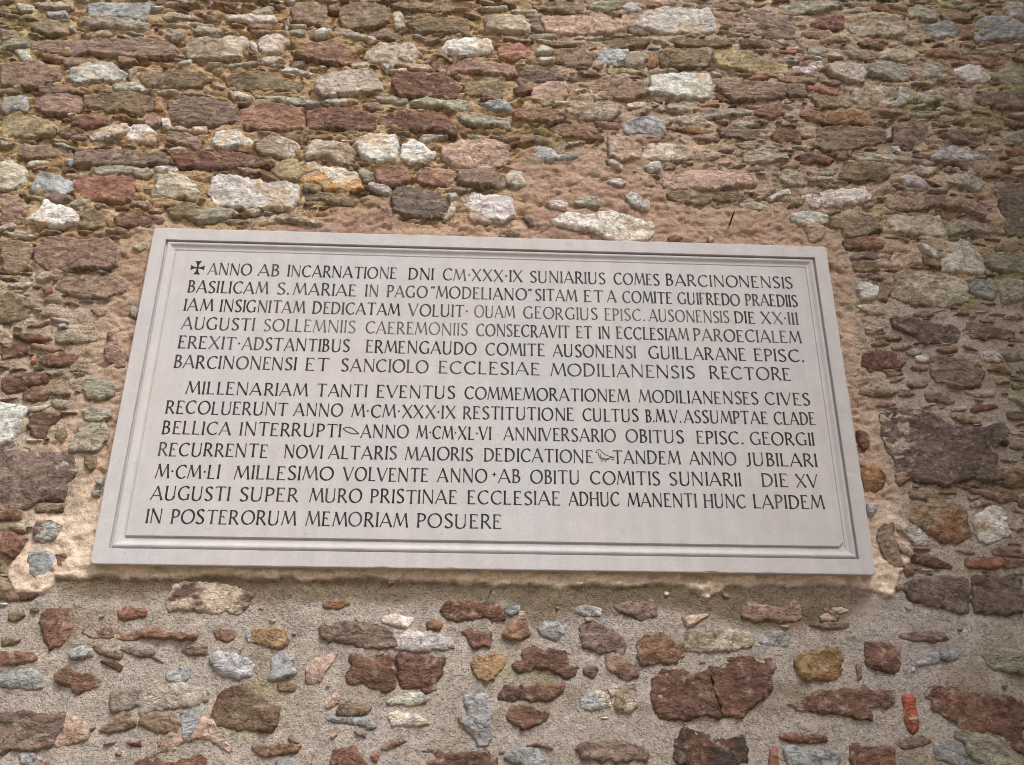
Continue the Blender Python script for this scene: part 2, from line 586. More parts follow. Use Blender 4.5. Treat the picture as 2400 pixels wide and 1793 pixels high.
r 15,56 40,55 65,57 66,63 50,66 25,62
R 0,68 20,67 32,74 33,79 15,84 0,86
R 47,91 55,83 72,78 90,80 97,83 93,90 80,97 62,96
k 40,84 45,81 43,91 38,93
p 140,53 147,55 152,68 158,85 159,97 148,98 138,90 136,78 140,65
R 0,112 25,106 45,105 62,110 58,118 40,124 32,130 10,131 0,128
R 30,128 50,124 60,132 58,140 40,142 28,137
g 108,113 130,112 149,120 147,134 130,139 112,138 106,126
g 105,155 120,150 143,153 143,163 130,168 110,166
g 167,20 178,18 177,35 168,32
p 115,22 135,22 140,28 125,33
w -8,143 20,146 32,152 26,165 22,180 15,195 -8,200
@0,950,5.51
R 36,10 55,7 75,10 72,18 62,24 56,38 48,43 38,36 34,22
g 100,25 118,22 132,18 138,28 137,44 125,53 118,60 105,58 89,58 92,48 98,38 106,35
l 72,30 82,28 84,38 79,47 70,42
m -10,50 20,52 50,58 90,62 93,72 94,88 84,100 84,118 75,124 64,120 45,124 30,131 10,133 -10,134
l 108,65 122,64 121,78 115,83 109,76
b 122,97 132,92 131,102 124,101
b 117,110 127,109 126,116 119,116
d 45,150 58,147 72,150 78,157 62,165 55,175 42,172
c 9,154 18,151 28,153 32,161 22,163 10,160
o -8,134 25,133 25,145 0,148 -8,146
@1920,680,4.592
m 77,28 100,29 130,35 150,38 155,45 150,54 130,55 115,55 105,48 90,42 80,38
g 200,28 212,22 225,22 225,28 210,30
d 155,42 165,34 180,34 195,38 212,45 214,52 195,50 180,52 165,50
g 95,64 108,62 112,66 105,69 97,67
w 104,70 118,68 120,76 106,76
R 47,70 65,64 85,66 83,72 95,76 88,84 75,83 55,85 47,80
r 68,84 88,82 92,90 75,91
d 120,72 130,69 160,73 175,80 180,90 175,102 150,105 130,98 122,88
w 174,66 190,64 200,74 195,77 178,74
g 198,66 225,64 225,73 205,75
t 45,106 70,106 85,108 80,112 55,114 44,111
d 85,107 95,106 105,111 100,114 88,113
t 115,110 140,110 148,118 140,121 118,118
R 165,127 170,122 190,122 195,125 180,128 168,131
m 68,132 90,128 115,128 135,139 155,148 175,148 195,142 204,150 203,165 193,168 191,190 200,205 185,207 165,203 140,210 120,208 100,205 85,200 84,185 76,172 70,158 68,142
R 42,150 52,152 55,165 50,172 44,165
@1920,1000,4.592
o 46,40 65,42 72,52 70,65 62,70 50,68 48,52
p 84,50 105,44 112,44 100,53 88,64 84,58
p 148,49 158,46 172,52 178,58 175,63 160,66 150,62
R 188,50 200,46 215,44 228,46 228,62 212,66 195,61 188,56
b 52,83 60,84 63,89 58,96 53,92
T 98,95 105,86 125,79 150,82 160,90 163,103 164,115 155,124 140,125 128,122 115,112 102,104
w 167,104 178,88 190,82 200,90 203,103 209,115 205,119 190,122 178,124 170,115
w 83,106 90,101 105,106 120,120 118,127 105,125 95,116
t 64,108 72,103 81,104 79,116 84,128 92,145 91,150 78,151 72,140 64,122
R 100,138 120,137 140,146 144,151 125,151 102,145
k 159,141 175,140 200,141 202,150 185,152 160,150
r 202,142 225,143 225,151 203,151
r 92,148 102,150 104,158 95,160
R 216,77 226,72 226,92 218,88
P 85,122 95,130 105,138 98,140 88,132
@0,1230,4.408
b 33,2 50,-3 62,2 56,14 45,17 34,13
R 0,8 10,6 20,14 27,13 22,20 18,25 12,35 5,30 0,28
b 28,30 40,25 52,30 56,38 54,46 48,52 40,58 30,53 26,45 27,38
t -5,54 7,55 12,62 16,72 20,77 5,77 -5,74
R 17,71 28,68 38,71 32,77 20,78
r 56,30 65,29 68,37 65,43 58,42
l 7,92 20,89 24,93 15,99 6,98
M 172,75 178,62 190,58 205,60 219,60 235,62 250,66 260,72 255,82 245,90 230,89 205,89 185,88 174,87
R 42,92 48,87 60,86 72,88 75,97 70,115 58,126 50,129 45,118 42,105
k 122,88 130,85 150,87 149,94 138,97 127,99 121,95
r 85,111 91,103 102,105 118,110 135,111 152,106 163,107 175,110 204,113 199,119 185,119 165,116 140,116 128,119 110,116 92,115
b 69,133 74,128 85,125 94,128 95,134 85,137 72,139
t 93,125 97,123 110,128 126,132 123,139 112,138 100,133
d 123,128 135,127 145,129 158,129 157,135 145,136 132,132
d 157,135 168,142 160,139 154,136
R 102,140 115,140 126,146 123,152 113,147
l 0,114 10,117 20,117 15,122 0,125
R -5,130 10,130 30,132 37,137 32,141 15,143 -5,145
b -5,158 10,149 30,148 42,155 42,168 30,170 10,168 -5,166
R 55,155 62,148 69,145 70,151 84,152 104,161 100,167 92,170 80,175 72,168 58,164
b 172,150 190,148 195,157 185,165 170,160
t 187,128 195,123 212,123 213,134 195,134
@475,1320,4.0127
o 113,38 125,34 139,32 137,39 125,43 114,41
r 10,63 20,62 30,64 29,70 22,75 12,70
O 45,62 60,59 75,62 80,74 72,80 58,77 45,73
b 40,66 44,64 46,74 42,74
b 5,88 12,83 28,86 42,90 48,96 44,106 35,109 20,106 8,100
b 65,88 74,83 87,88 84,95 88,103 75,109 66,112 60,110 63,99
P 98,98 105,90 118,84 127,84 122,93 115,102 110,112 98,112 97,105
r 69,114 78,112 88,115 85,121 72,120
R 14,127 18,120 26,116 34,114 42,117 46,122 52,124 59,131 59,134 71,136 72,142 70,152 64,159 50,157 30,156 12,153 4,149 8,140
d 110,60 118,55 135,55 160,56 170,60 178,66 182,78 170,80 150,79 138,75 122,73 110,69
w 170,50 180,48 198,52 192,60 180,58 168,54
R 139,86 146,84 149,87 160,91 175,88 182,88 181,100 181,118 170,121 162,118 150,111 137,112 135,103 138,97
R 183,88 195,86 210,88 227,87 231,89 222,110 220,119 212,121 200,117 185,116 183,103
w 173,130 185,124 200,121 213,126 209,131 190,132 175,133
w 174,142 183,139 200,142 215,151 195,153 177,153
P 116,128 125,122 130,125 127,132 118,137 113,135
t 130,130 145,127 158,134 152,142 138,145 124,142
b 116,146 128,143 150,144 163,152 160,156 145,151 125,150
@1000,1320,4.0127
R 14,38 25,36 38,35 52,37 65,36 68,42 74,52 65,52 52,52 45,54 30,54 15,49 12,44
b 74,40 80,38 88,39 87,46 80,49 74,46
c 88,45 93,45 92,52 84,54
b 141,42 150,39 165,43 164,49 148,49 140,46
d 177,40 190,36 205,36 214,33 216,40 217,50 208,52 195,51 182,46
P 149,51 157,51 156,55 150,55
o 0,54 8,53 15,57 12,63 0,61
w -32,63 -10,62 10,66 24,72 26,80 5,82 -29,81 -32,72
R 33,64 42,62 44,64 60,64 61,72 60,80 54,78 45,80 40,74 37,67
r 71,68 78,57 85,54 94,55 98,66 90,70 78,71
b 105,60 112,55 125,54 131,56 130,65 122,71 108,68
R 92,80 100,78 112,80 125,81 138,88 144,99 140,106 134,108 122,104 116,100 100,99 88,101 82,97 84,93 90,90
d 146,56 158,55 170,60 185,70 188,80 185,86 172,86 160,83 146,80 145,68
O 42,95 50,86 58,88 65,84 72,88 73,95 66,104 63,111 55,113 47,106
R 67,124 74,115 85,114 110,115 130,114 128,121 115,130 100,128 80,128 68,128
R 75,142 80,135 92,134 100,136 107,140 115,142 112,149 104,152 95,156 86,153 76,148
b 36,125 42,122 56,124 60,126 60,140 61,152 50,156 40,158 38,150 40,140 37,133
t 30,145 36,143 39,148 35,152 31,150
p 170,88 180,85 190,91 200,100 198,107 188,109 178,105 170,97
r 198,75 208,67 222,66 228,68 242,80 244,88 235,94 222,93 212,95 203,96 199,85
c 146,130 152,122 165,120 172,125 174,135 165,136 150,138
c 180,122 184,115 195,116 198,128 199,134 188,140 177,138 176,132
t 148,98 160,97 162,100 157,109 148,104
c 170,117 180,115 182,122 174,126
@1500,1320,4.0127
p 97,40 105,36 118,38 125,40 140,40 150,36 152,50 145,55 125,54 110,55 98,50
P 39,49 55,48 66,48 52,56 46,60
c 43,75 45,66 60,63 85,61 105,63 108,75 100,80 75,83 55,83 44,80
b 112,68 120,64 135,64 142,70 140,77 122,78 112,74
w 180,42 190,41 198,44 190,47
P 170,50 178,46 188,51 185,54 172,54
d 160,57 180,55 198,56 196,60 175,62
d 174,42 180,43 190,48 187,52 176,46
Q 147,96 148,90 158,84 168,82 178,80 188,80 192,88 190,105 184,109 170,109 160,112 150,104
R 12,107 22,101 35,100 48,102 56,103 66,99 67.5,108 70.5,120 74.5,131 76,145 60,145 40,148 18,145 14,135 12,122
R 67.4,98 85,95 90,92 82,90 95,88 118,87 128,93 129,98 125,104 124,118 118,126 108,136 95,145 85,145 77.2,145 76,131 72,120 69,108
R 214,75 219,74 232,80 235,88 230,98 224,100 215,95
R 148,137 152,127 165,122 185,120 205,118 212,115 224,121 238,122 242,132 239,140 232,138 227,134 218,136 219,148 200,144 185,142 165,141 155,140
d 205,95 209,93 210,108 206,110
p 140,132 150,128 148,136
R 133,161 145,160 160,161 178,164 165,167 145,168 135,165
@1950,1320,4.904
m 82,28 92,22 100,16 120,15 140,15 160,18 163,28 161,38 160,55 145,55 125,50 105,47 90,42 88,37
m 164,15 185,14 220,16 222,58 200,60 175,58 163,57 163,40
R 74,26 80,24 81,30 76,32
d 80,82 95,79 120,79 132,83 138,88 120,90 95,87 82,86
R 40,99 48,92 58,91 72,95 80,102 78,112 79,122 70,125 58,124 47,118 43,108
b 106,100 120,99 125,106 126,113 115,116 98,117 108,110
b 126,101 150,101 146,108 135,113 127,110
g 175,105 185,98 200,97 222,102 222,130 200,124 185,118 180,112
R 110,150 113,142 125,144 140,142 150,145 160,150 175,151 195,150 222,158 222,220 200,205 190,195 165,195 150,190 135,180 118,168 120,160
K 83,153 90,151 97,154 98,168 101,180 101,190 95,197 90,192 86,180
@0,1490,3.687
P 130,105 150,75 165,68 185,72 188,85 200,100 175,88 150,95
d -8,68 15,66 40,68 55,67 52,80 45,92 42,98 20,100 0,103 -8,102
P 55,68 65,69 72,75 75,88 60,93 46,96 50,84
s 94,50 105,45 118,46 119,60 110,64 95,66
s 120,43 135,38 150,38 165,42 179,43 177,55 165,60 155,62 135,64 120,66
t 119,68 130,65 145,66 154,72 153,82 140,84 125,80 118,76
t 96,72 104,65 116,70 116,78 95,83 84,82
b 156,65 175,58 174,78 165,87 158,89 155,78
R 108,92 120,90 121,96 112,95
k 135,95 148,92 140,96
b 15,102 25,100 35,108 28,112 16,112
R 115,110 125,105 140,108 150,110 160,106 168,104 178,107 176,120 115,120
k 30,110 40,109 42,115 30,116
d 82,111 96,110 98,116 84,116
@600,1490,3.687
r -5,95 10,95 30,93 39,94 35,100 20,104 5,105
d 27,88 30,86 38,93 30,93
R 64,100 75,96 85,97 90,103 98,115 65,116
k 98,102 103,99 106,103 104,110 99,108
t 108,97 116,90 125,89 130,91 122,95 112,99
R 118,116 128,104 138,100 160,99 185,100 200,99 208,106 212,118 120,120
b 16,108 30,107 38,112 30,116 18,114
P 64,86 69,82 70,86 65,90
d 84,82 94,84 95,88 88,86
b 175,71 190,68 203,70 203,85 201,95 192,92
@1200,1490,3.687
b 0,100 10,97 22,97 25,103 35,108 30,114 10,112 -8,106
d 12,95 20,91 34,94 36,98 24,96
d 55,97 65,93 85,90 100,91 115,97 121,103 118,108 100,109 75,108 60,105
N 140,93 150,82 160,83 175,88 190,88 201,88 204,97 204,108 190,112 165,114 145,112 142,103
b 59,56 65,50 72,48 80,48 84,56 84,62 70,64 60,62
c 90,60 93,44 104,43 106,54 110,58 105,64 92,66
@1800,1490,3.687
R 12,86 20,84 40,86 50,88 52,91 35,92 18,91
k 3,97 8,96 10,105 10,114 3,114
b 14,98 25,96 45,100 62,98 64,106 62,114 40,114 20,112
R 71,95 76,93 83,97 100,97 111,98 110,116 80,118 73,108
d 113,93 120,89 135,88 143,91 130,96 118,98
w 114,88 120,83 126,86 122,89 116,92
b 143,93 155,90 168,92 172,100 178,112 165,112 148,106
g 164,82 180,78 205,82 222,90 222,116 195,116 178,108 172,95 164,88
w 186,104 190,99 193,104 193,114 184,114
"""

# ------------------------------------------------------------------ zones of the wall (photo pixels)
PLASTER = [(455,525),(620,520),(700,510),(790,480),(850,460),(905,455),(950,512),(1040,512),(1150,520),(1215,500),(1200,440),(1195,400),
 (1245,335),(1300,368),(1380,335),(1430,350),(1500,372),(1522,430),(1570,462),(1650,472),(1770,492),(1850,480),(1960,555),(2005,620),
 (2012,700),(2018,800),(2030,880),(2062,980),(2085,1060),(2110,1130),(2125,1200),(2140,1290),(2115,1340),(2095,1395),(2045,1385),(1985,1368),
 (1900,1372),(1800,1368),(1700,1374),(1660,1402),(1600,1366),(1450,1370),(1270,1372),(1000,1361),(850,1352),(700,1355),(470,1350),
 (300,1353),(130,1350),(108,1388),(30,1392),(18,1330),(45,1270),(110,1195),(165,1188),(172,1060),(105,1052),(140,1000),(205,905),
 (185,820),(225,720),(270,640),(262,560),(330,500),(400,505)]
DAMP_SHADE = [(130,1350),(470,1352),(1000,1362),(1600,1368),(2040,1385),(1990,1440),(1850,1470),(1740,1462),(1700,1440),(1560,1420),(1400,1432),(1260,1440),
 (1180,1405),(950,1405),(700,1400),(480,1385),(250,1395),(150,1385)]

def zones(px, py):
    w = 26 * fbm(px / 80, py / 60, 5, 0.6) + 5 * fbm(px / 14, py / 14, 3)
    lo = sstep(1180, 1330, py)
    w = w * (1 - 0.72 * lo)
    pl = sstep(-30 + 25 * lo, 30 - 25 * lo, poly_sd(px, py, PLASTER) - 6 * (1 - lo) + w)
    b = sstep(-40, 60, py - 1330 + 0.6 * w)                       # flush granular pointing under the plaque
    side = sstep(1930, 2120, px + 2 * w) * sstep(600, 760, py)       # and to the right of it
    r = sstep(1180, 1420, px + 2.5 * w) * (1 - b)                   # fuller joints, upper right
    b = np.maximum(b, 0.75 * side)
    lf = sstep(420, 250, px + w) * sstep(560, 700, py) * (1 - b)
    b = np.maximum(b, 0.6 * lf)
    damp_shade = sstep(-16, 26, poly_sd(px, py, DAMP_SHADE) + 14 + 0.8 * w) * (1 - pl)
    return pl, b, r, damp_shade

# the long crack through the largest red block
CRACK = [(1500 + a * 10 / 4.0127, 1320 + c * 10 / 4.0127) for a, c in ((67.2, 99), (69, 108), (72, 120), (76, 131), (77.2, 144))]
def crack_d(px, py):
    d2 = np.full(px.shape, 1e12)
    for (ax, ay), (bx, by) in zip(CRACK[:-1], CRACK[1:]):
        t_ = np.clip(((px - ax) * (bx - ax) + (py - ay) * (by - ay)) / ((bx - ax) ** 2 + (by - ay) ** 2), 0, 1)
        d2 = np.minimum(d2, (px - ax - t_ * (bx - ax)) ** 2 + (py - ay - t_ * (by - ay)) ** 2)
    return np.sqrt(d2)

def relief(x, z, px, py):
    pl, b, r, damp_shade = zones(px, py)
    strata = fbm(x * 9, z * 38, 4)
    hU = -0.0050 + 0.0062 * fbm(x * 14, z * 22, 5, 0.6) + 0.004 * strata + 0.0032 * fbm(x * 50, z * 62, 2, 0.7)
    hU = hU - 0.014 * sstep(0.34, 0.85, fbm(x * 11 + 40, z * 30, 3)) - 0.012 * sstep(0.12, 0.0, np.abs(fbm(x * 6 + 80, z * 24, 3)))
    hR = -0.0012 - 0.010 * sstep(0.10, 0.0, np.abs(fbm(x * 6 + 80, z * 22, 3))) + 0.005 * fbm(x * 12, z * 20, 5, 0.55) + 0.003 * strata + 0.0026 * fbm(x * 50, z * 58, 2, 0.7)
    hB = 0.0 + 0.0028 * fbm(x * 7, z * 8, 3) + 0.0012 * fbm(x * 41, z * 43, 2, 0.7)
    hP = 0.001 + 0.004 * fbm(x * 6, z * 7, 3) + 0.0042 * fbm(x * 17, z * 36, 3, 0.65) + 0.0022 * fbm(x * 51, z * 54, 2, 0.7) - 0.005 * sstep(0.09, 0.0, np.abs(fbm(x * 7 + 60, z * 11, 3)))
    hP = hP + 0.008 * sstep(1290, 1330, py) - 0.006 * sstep(0.45, 0.8, fbm(x * 15 + 3, z * 27, 4))
    h = hU + (hR - hU) * r
    h = h + (hB - h) * b
    h = h + (hP - h) * pl
    return h - 0.03 * sstep(4.5, 1.5, crack_d(px, py)), pl, b, r, damp_shade

C_UL, C_UR, C_B = lin((165, 142, 112)), lin((162, 144, 128)), lin((158, 150, 142))
C_P1, C_P2, C_P3 = lin((150, 126, 110)), lin((204, 188, 170)), lin((164, 143, 126))
C_DAMP_SHADE = lin((98, 84, 66))  # damp stain and overhang shade, both painted into the mortar colour

def mortar_colour(x, z, px, py, pl, b, r, damp_shade):
    n1 = fbm(x * 5, z * 7, 4)[:, None]
    n2 = fbm(x * 22, z * 30, 4, 0.6)[:, None]
    c = C_UL + (C_UR - C_UL) * r[:, None]
    c = c + (lin((118, 94, 70)) - c) * (0.55 * sstep(0.15, 0.7, n1 + 0.4 * n2))
    c = c + (lin((178, 158, 130)) - c) * (0.5 * sstep(0.2, 0.8, -n1 + 0.5 * n2))
    cb = C_B + (lin((140, 130, 118)) - C_B) * sstep(0.0, 0.8, n1)
    cb = cb + (lin((158, 151, 147)) - cb) * (0.7 * sstep(0.1, 0.7, fbm(x * 3 + 9, z * 3, 3)[:, None]))
    c = c + (cb - c) * b[:, None]
    c = c + (C_DAMP_SHADE - c) * (0.78 * damp_shade[:, None])
    low = sstep(1000, 1330, py)[:, None]
    cp = C_P3 + (C_P2 - C_P3) * np.clip(low * 0.9 + 0.25 * n2, 0, 1)
    top = sstep(760, 600, py)[:, None]
    cp = cp + (C_P1 - cp) * np.clip(top * 0.9 + 0.3 * n1, 0, 1)
    cp = cp + (lin((118, 94, 78)) - cp) * (0.6 * sstep(0.3, 0.9, n2 + 0.4 * n1) * (1 - 0.6 * low))
    cp = cp + (lin((162, 142, 124)) - cp) * (0.7 * sstep(0.2, 0.75, fbm(x * 9 + 31, z * 13, 4)[:, None]) * (1 - 0.7 * low))
    cp = cp + (lin((136, 128, 112)) - cp) * (0.7 * sstep(0.5, 0.75, fbm(x * 12 + 71, z * 19, 4)[:, None]) * (1 - low))
    c = c + (cp - c) * pl[:, None]
    # patchy green lens-vignette tint painted in, strongest towards both ends of the wall
    vig_tint = sstep(0.15, 0.7, fbm(x * 3.1 + 5, z * 3.7, 4) + 0.9 * sstep(1.05, 1.5, np.abs(x)) - 0.25)
    c = c + (lin((140, 136, 92)) - c) * (0.38 * vig_tint * (1 - 0.6 * pl))[:, None]
    return np.clip(c * 1.22 * (1 + 0.16 * n2), 0.01, 0.95)

# ------------------------------------------------------------------ the wall: mortar and plaster sheet
corner = to_wall([(-60, -60), (2460, -60), (2460, 1853), (-60, 1853)], 0.0)
X0, X1, Z0, Z1 = corner[:, 0].min(), corner[:, 0].max(), corner[:, 1].min(), corner[:, 1].max()
WX, WTOP = 4.2, 6.2
STEP = 0.0042
def axis(lo, a, b, hi, s):
    return np.concatenate([np.arange(lo, a - 0.03, 0.045), np.arange(a, b, s), np.arange(b + 0.03, hi, 0.045), [hi]])
gx, gz = axis(-WX, X0, X1, WX, STEP), axis(-0.05, Z0, Z1, WTOP, STEP)
NX, NZ = len(gx), len(gz)
XX, ZZ = [a.ravel() for a in np.meshgrid(gx, gz)]
PX, PY = to_px(XX, np.full_like(XX, -0.008), ZZ)
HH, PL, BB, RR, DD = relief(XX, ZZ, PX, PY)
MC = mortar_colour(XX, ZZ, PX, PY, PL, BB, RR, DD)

stone_wall = thing('stone_wall', 'old rubble stone wall of brown, red and grey stones filling the whole view', 'wall', (0, 0, 0))
ii, jj = np.meshgrid(np.arange(NZ - 1), np.arange(NX - 1), indexing='ij')
q = (ii * NX + jj).ravel()
quads = np.stack([q, q + 1, q + NX + 1, q + NX], 1)
is_pl = PL[quads].mean(1) > 0.5
for nm, sel, mat in (('mortar', ~is_pl, M_MORTAR), ('plaster_patch', is_pl, M_PLASTER)):
    F = quads[sel]
    used = np.unique(F)
    mp = np.zeros(len(XX), np.int64); mp[used] = np.arange(len(used))
    link_mesh(nm, np.stack([XX[used], -HH[used], ZZ[used]], 1), mp[F], mat, stone_wall, MC[used])

# solid core and coping behind the faced surface
def box(x0, x1, y0, y1, z0, z1):
    v = [(x, y, z) for z in (z0, z1) for y in (y0, y1) for x in (x0, x1)]
    return v, [(0, 2, 3, 1), (4, 5, 7, 6), (0, 1, 5, 4), (2, 6, 7, 3), (0, 4, 6, 2), (1, 3, 7, 5)]
v, f = box(-WX, WX, 0.06, 0.75, -0.05, WTOP)
link_mesh('wall_core', v, f, M_MORTAR, stone_wall, np.tile(C_UR, (8, 1)), False)
# unseen wall added out of view to shade the right side
v, f = box(2.35, 3.15, -3.0, -0.03, -0.05, WTOP)
link_mesh('added_shade_wall', v, f, M_MORTAR, stone_wall, np.tile(C_UR * 0.9, (8, 1)), False)

# ------------------------------------------------------------------ stones
PAL = {'w': (194, 189, 182), 'c': (190, 178, 160), 'g': (164, 160, 142), 'b': (166, 168, 170), 'l': (134, 116, 84), 't': (144, 122, 98),
       'p': (150, 120, 102), 'P': (192, 162, 142), 'r': (148, 108, 82), 'R': (126, 84, 66), 'd': (128, 107, 93), 'k': (160, 106, 84),
       'K': (178, 78, 38), 'o': (152, 106, 62), 'O': (160, 128, 84), 'y': (190, 170, 120), 'Y': (200, 190, 170), 'C': (202, 192, 176),
       'Q': (158, 124, 72), 'T': (172, 142, 104), 'D': (108, 96, 86), 'N': (74, 60, 54), 'M': (104, 72, 64), 's': (158, 152, 142), 'm': (110, 91, 84)}
# second tint and how much of the stone carries it
TINT = {'w': ((186, 162, 126), .10), 'c': ((140, 122, 92), .35), 'g': ((158, 150, 128), .4), 'b': ((128, 132, 132), .4), 'l': ((104, 88, 60), .4),
        't': ((120, 100, 78), .4), 'p': ((124, 96, 82), .4), 'P': ((178, 146, 120), .3), 'r': ((110, 76, 62), .4), 'R': ((100, 66, 55), .45),
        'd': ((134, 110, 98), .4), 'k': ((138, 84, 64), .35), 'K': ((120, 56, 34), .3), 'o': ((116, 78, 46), .4), 'O': ((146, 104, 50), .4),
        'y': ((132, 116, 82), .5), 'Y': ((200, 142, 40), .6), 'C': ((186, 166, 142), .25), 'Q': ((130, 80, 36), .45), 'T': ((136, 88, 44), .4),
        'D': ((80, 70, 62), .4), 'N': ((100, 62, 44), .4), 'M': ((196, 178, 154), .62), 's': ((138, 130, 116), .35), 'm': ((92, 75, 70), .4)}

def parse(txt):
    out, ox, oy, s = [], 0, 0, 4.408
    for ln in txt.strip().splitlines():
        if ln[0] == '@':
            a = [float(t) for t in ln[1:].split(',')]
            ox, oy = a[0], a[1]
            s = a[2] if len(a) > 2 else 4.408
        elif ln.strip():
            tk = ln.split()
            pts = [(ox + float(a) * 10 / s, oy + float(b) * 10 / s) for a, b in (t.split(',') for t in tk[1:])]
            out.append((tk[0], np.array(pts)))
    return out

def chaikin(P, r=0.2):
    Q = np.roll(P, -1, 0)
    return np.stack([P * (1 - r) + Q * r, P * r + Q * (1 - r)], 1).reshape(-1, 2)

def resample(P, step):
    Q = np.vstack([P, P[:1]])
    seg = np.hypot(*np.diff(Q, axis=0).T)
    s = np.concatenate([[0], np.cumsum(seg)])
    n = max(8, int(round(s[-1] / step)))
    t = np.linspace(0, s[-1], n, endpoint=False)
    return np.stack([np.interp(t, s, Q[:, 0]), np.interp(t, s, Q[:, 1])], 1)

def area(P):
    x, y = P.T
    return 0.5 * abs(np.dot(x, np.roll(y, -1)) - np.dot(y, np.roll(x, -1)))

STRATA = {'R': 1.0, 'r': 1.0, 'd': 1.0, 'l': .9, 'g': 1.1, 'p': .9, 'D': 1.1, 't': .7}

def build_stone(kind, W, seed, step=0.0055, prot=None):
    """W: outline on the wall (x,z metres). Returns verts, faces, colours"""
    if np.dot(W[:, 0], np.roll(W[:, 1], -1)) - np.dot(W[:, 1], np.roll(W[:, 0], -1)) < 0:
        W = W[::-1]
    rs = np.random.default_rng(seed)
    A = area(W)
    size = math.sqrt(A)
    O = resample(chaikin(W, 0.055), min(step, size * 0.1))
    so = rs.random() * 900
    cen = O.mean(0)
    cpx, cpy = to_px(cen[0], -0.008, cen[1])
    hm, pl, b, rr, dm = relief(np.array([cen[0]]), np.array([cen[1]]), np.array([cpx]), np.array([cpy]))
    flush = float(np.clip(max(b[0], 0.9 * pl[0]) + 0.55 * rr[0], 0, 1))
    nrm = np.roll(O, -1, 0) - np.roll(O, 1, 0)
    nrm = np.stack([nrm[:, 1], -nrm[:, 0]], 1) / (np.hypot(*nrm.T)[:, None] + 1e-9)
    amp = min(0.0050, 0.07 * size) * (0.3 if kind == 'K' else 1.0)
    rough = fbm(O[:, 0] * 30 + so, O[:, 1] * 30, 5, 0.7)
    chip = -np.clip(fbm(O[:, 0] * 16 + so, O[:, 1] * 16 + 9, 2) - 0.25, 0, 1)
    O = O + nrm * (amp * (rough + 1.6 * chip) + 0.0038 - 0.0014 * flush)[:, None] * min(1, size / 0.04)
    st = min(step, size * 0.11)
    x0, z0 = O.min(0); x1, z1 = O.max(0)
    gx_, gz_ = np.meshgrid(np.arange(x0, x1, st), np.arange(z0, z1, st))
    gx_ = (gx_ + (np.arange(gx_.shape[0]) % 2)[:, None] * st * 0.5).ravel(); gz_ = gz_.ravel()
    gx_ = gx_ + rs.uniform(-.2, .2, gx_.shape) * st; gz_ = gz_ + rs.uniform(-.2, .2, gz_.shape) * st
    keep = poly_sd(gx_, gz_, O) > st * 0.55
    pts = np.vstack([O, np.stack([gx_[keep], gz_[keep]], 1)])
    n = len(O)
    r = delaunay_2d_cdt([Vector((float(a), float(b))) for a, b in pts], [(i, (i + 1) % n) for i in range(n)], [], 1, 1e-7)
    V2 = np.array([(p.x, p.y) for p in r[0]])
    T = [tuple(t) for t in r[2]]
    x, z = V2.T
    d = np.maximum(poly_sd(x, z, O), 0)
    base = float(-0.001 * (1 - flush) + flush * (0.0065 * pl[0] + 0.002))
    p = rs.uniform(0.003, 0.009) * (1 - flush) + flush * rs.uniform(0.0022, 0.006) if prot is None else prot
    p = p * (1 - 0.62 * pl[0]) if prot is None else p
    edge = (base - 0.0035) * (1 - flush) + flush * (base + 0.0002 - 0.003 * pl[0])
    R = min(rs.uniform(0.003, 0.0065), 0.2 * size) * np.clip(1 + 0.9 * fbm(x * 26 + so, z * 26, 3), 0.35, 2.2)
    prof = np.clip(d / R, 0, 1) ** 0.75
    top = base + p
    # dressed by the hammer: a few broad facets, then bedding and lumps
    fac = np.full(len(x), 1e9)
    for kf in range(rs.integers(1, 4)):
        an, sl = rs.uniform(0, 2 * math.pi), rs.uniform(0.03, 0.32)
        off = rs.uniform(0.04, 0.42) * size
        fac = np.minimum(fac, -((x - cen[0]) * math.cos(an) + (z - cen[1]) * math.sin(an) - off) * sl)
    fac = np.clip(fac, -0.015, 0.004)
    tilt = rs.normal(0, 0.03, 2)
    h = edge + np.maximum(top + 0.9 * fac - edge, 0.0012) * prof
    h = h + np.clip((x - cen[0]) * tilt[0] + (z - cen[1]) * (tilt[1] - 0.02), -0.005, 0.005) * prof
    rot = rs.normal(0, 0.10)
    u, v = (x - cen[0]) * math.cos(rot) + (z - cen[1]) * math.sin(rot), -(x - cen[0]) * math.sin(rot) + (z - cen[1]) * math.cos(rot)
    wv = v + 0.012 * fbm(u * 14 + so, v * 14 - so, 3)
    sa = STRATA.get(kind, 0.4)
    m = min(1.0, size / 0.07)
    lay = fbm(u * 13 + so, wv * 58 + so, 4, 0.6)
    lump = fbm(u * 30 + so, v * 34 - so, 4, 0.6)
    facet = np.abs(fbm(u * 13 - so, v * 18 + so, 3))
    h = h + prof * m * (0.0024 * sa * lay + 0.0019 * lump - 0.0032 * facet + 0.0015)
    # colour
    base_c = lin(PAL[kind]) * np.exp(rs.normal(0, 0.10)) * np.exp(rs.normal(0, 0.028, 3))
    tc, tw = TINT[kind]
    tc = lin(tc)
    n1 = fbm(u * 16 + so * 2, v * 34 + so, 5, 0.6)
    n2 = fbm(u * 60 - so, v * 80 + so * 3, 4, 0.65)
    n3 = fbm(u * 7 + so * 1.7, v * 9 - so, 4, 0.6)
    k = sstep(0.45 - tw, 1.0 - tw, 0.5 * n1 + 0.9 * n3 + 0.2)
    if kind in 'YQTM':
        gradient = -(z - cen[1]) / (z1 - z0 + 1e-6)
        k = sstep(-0.25, 0.25, (0.75 * gradient if kind in 'YT' else 0) + 0.8 * n3 + 0.45 * n1 + (tw - 0.5))
    c = base_c[None] * np.ones((len(x), 1))
    c = c + (tc - c) * (np.clip(k, 0, 1) * 0.85)[:, None]
    c = c * (1 + 0.26 * n2 + 0.20 * n1)[:, None]
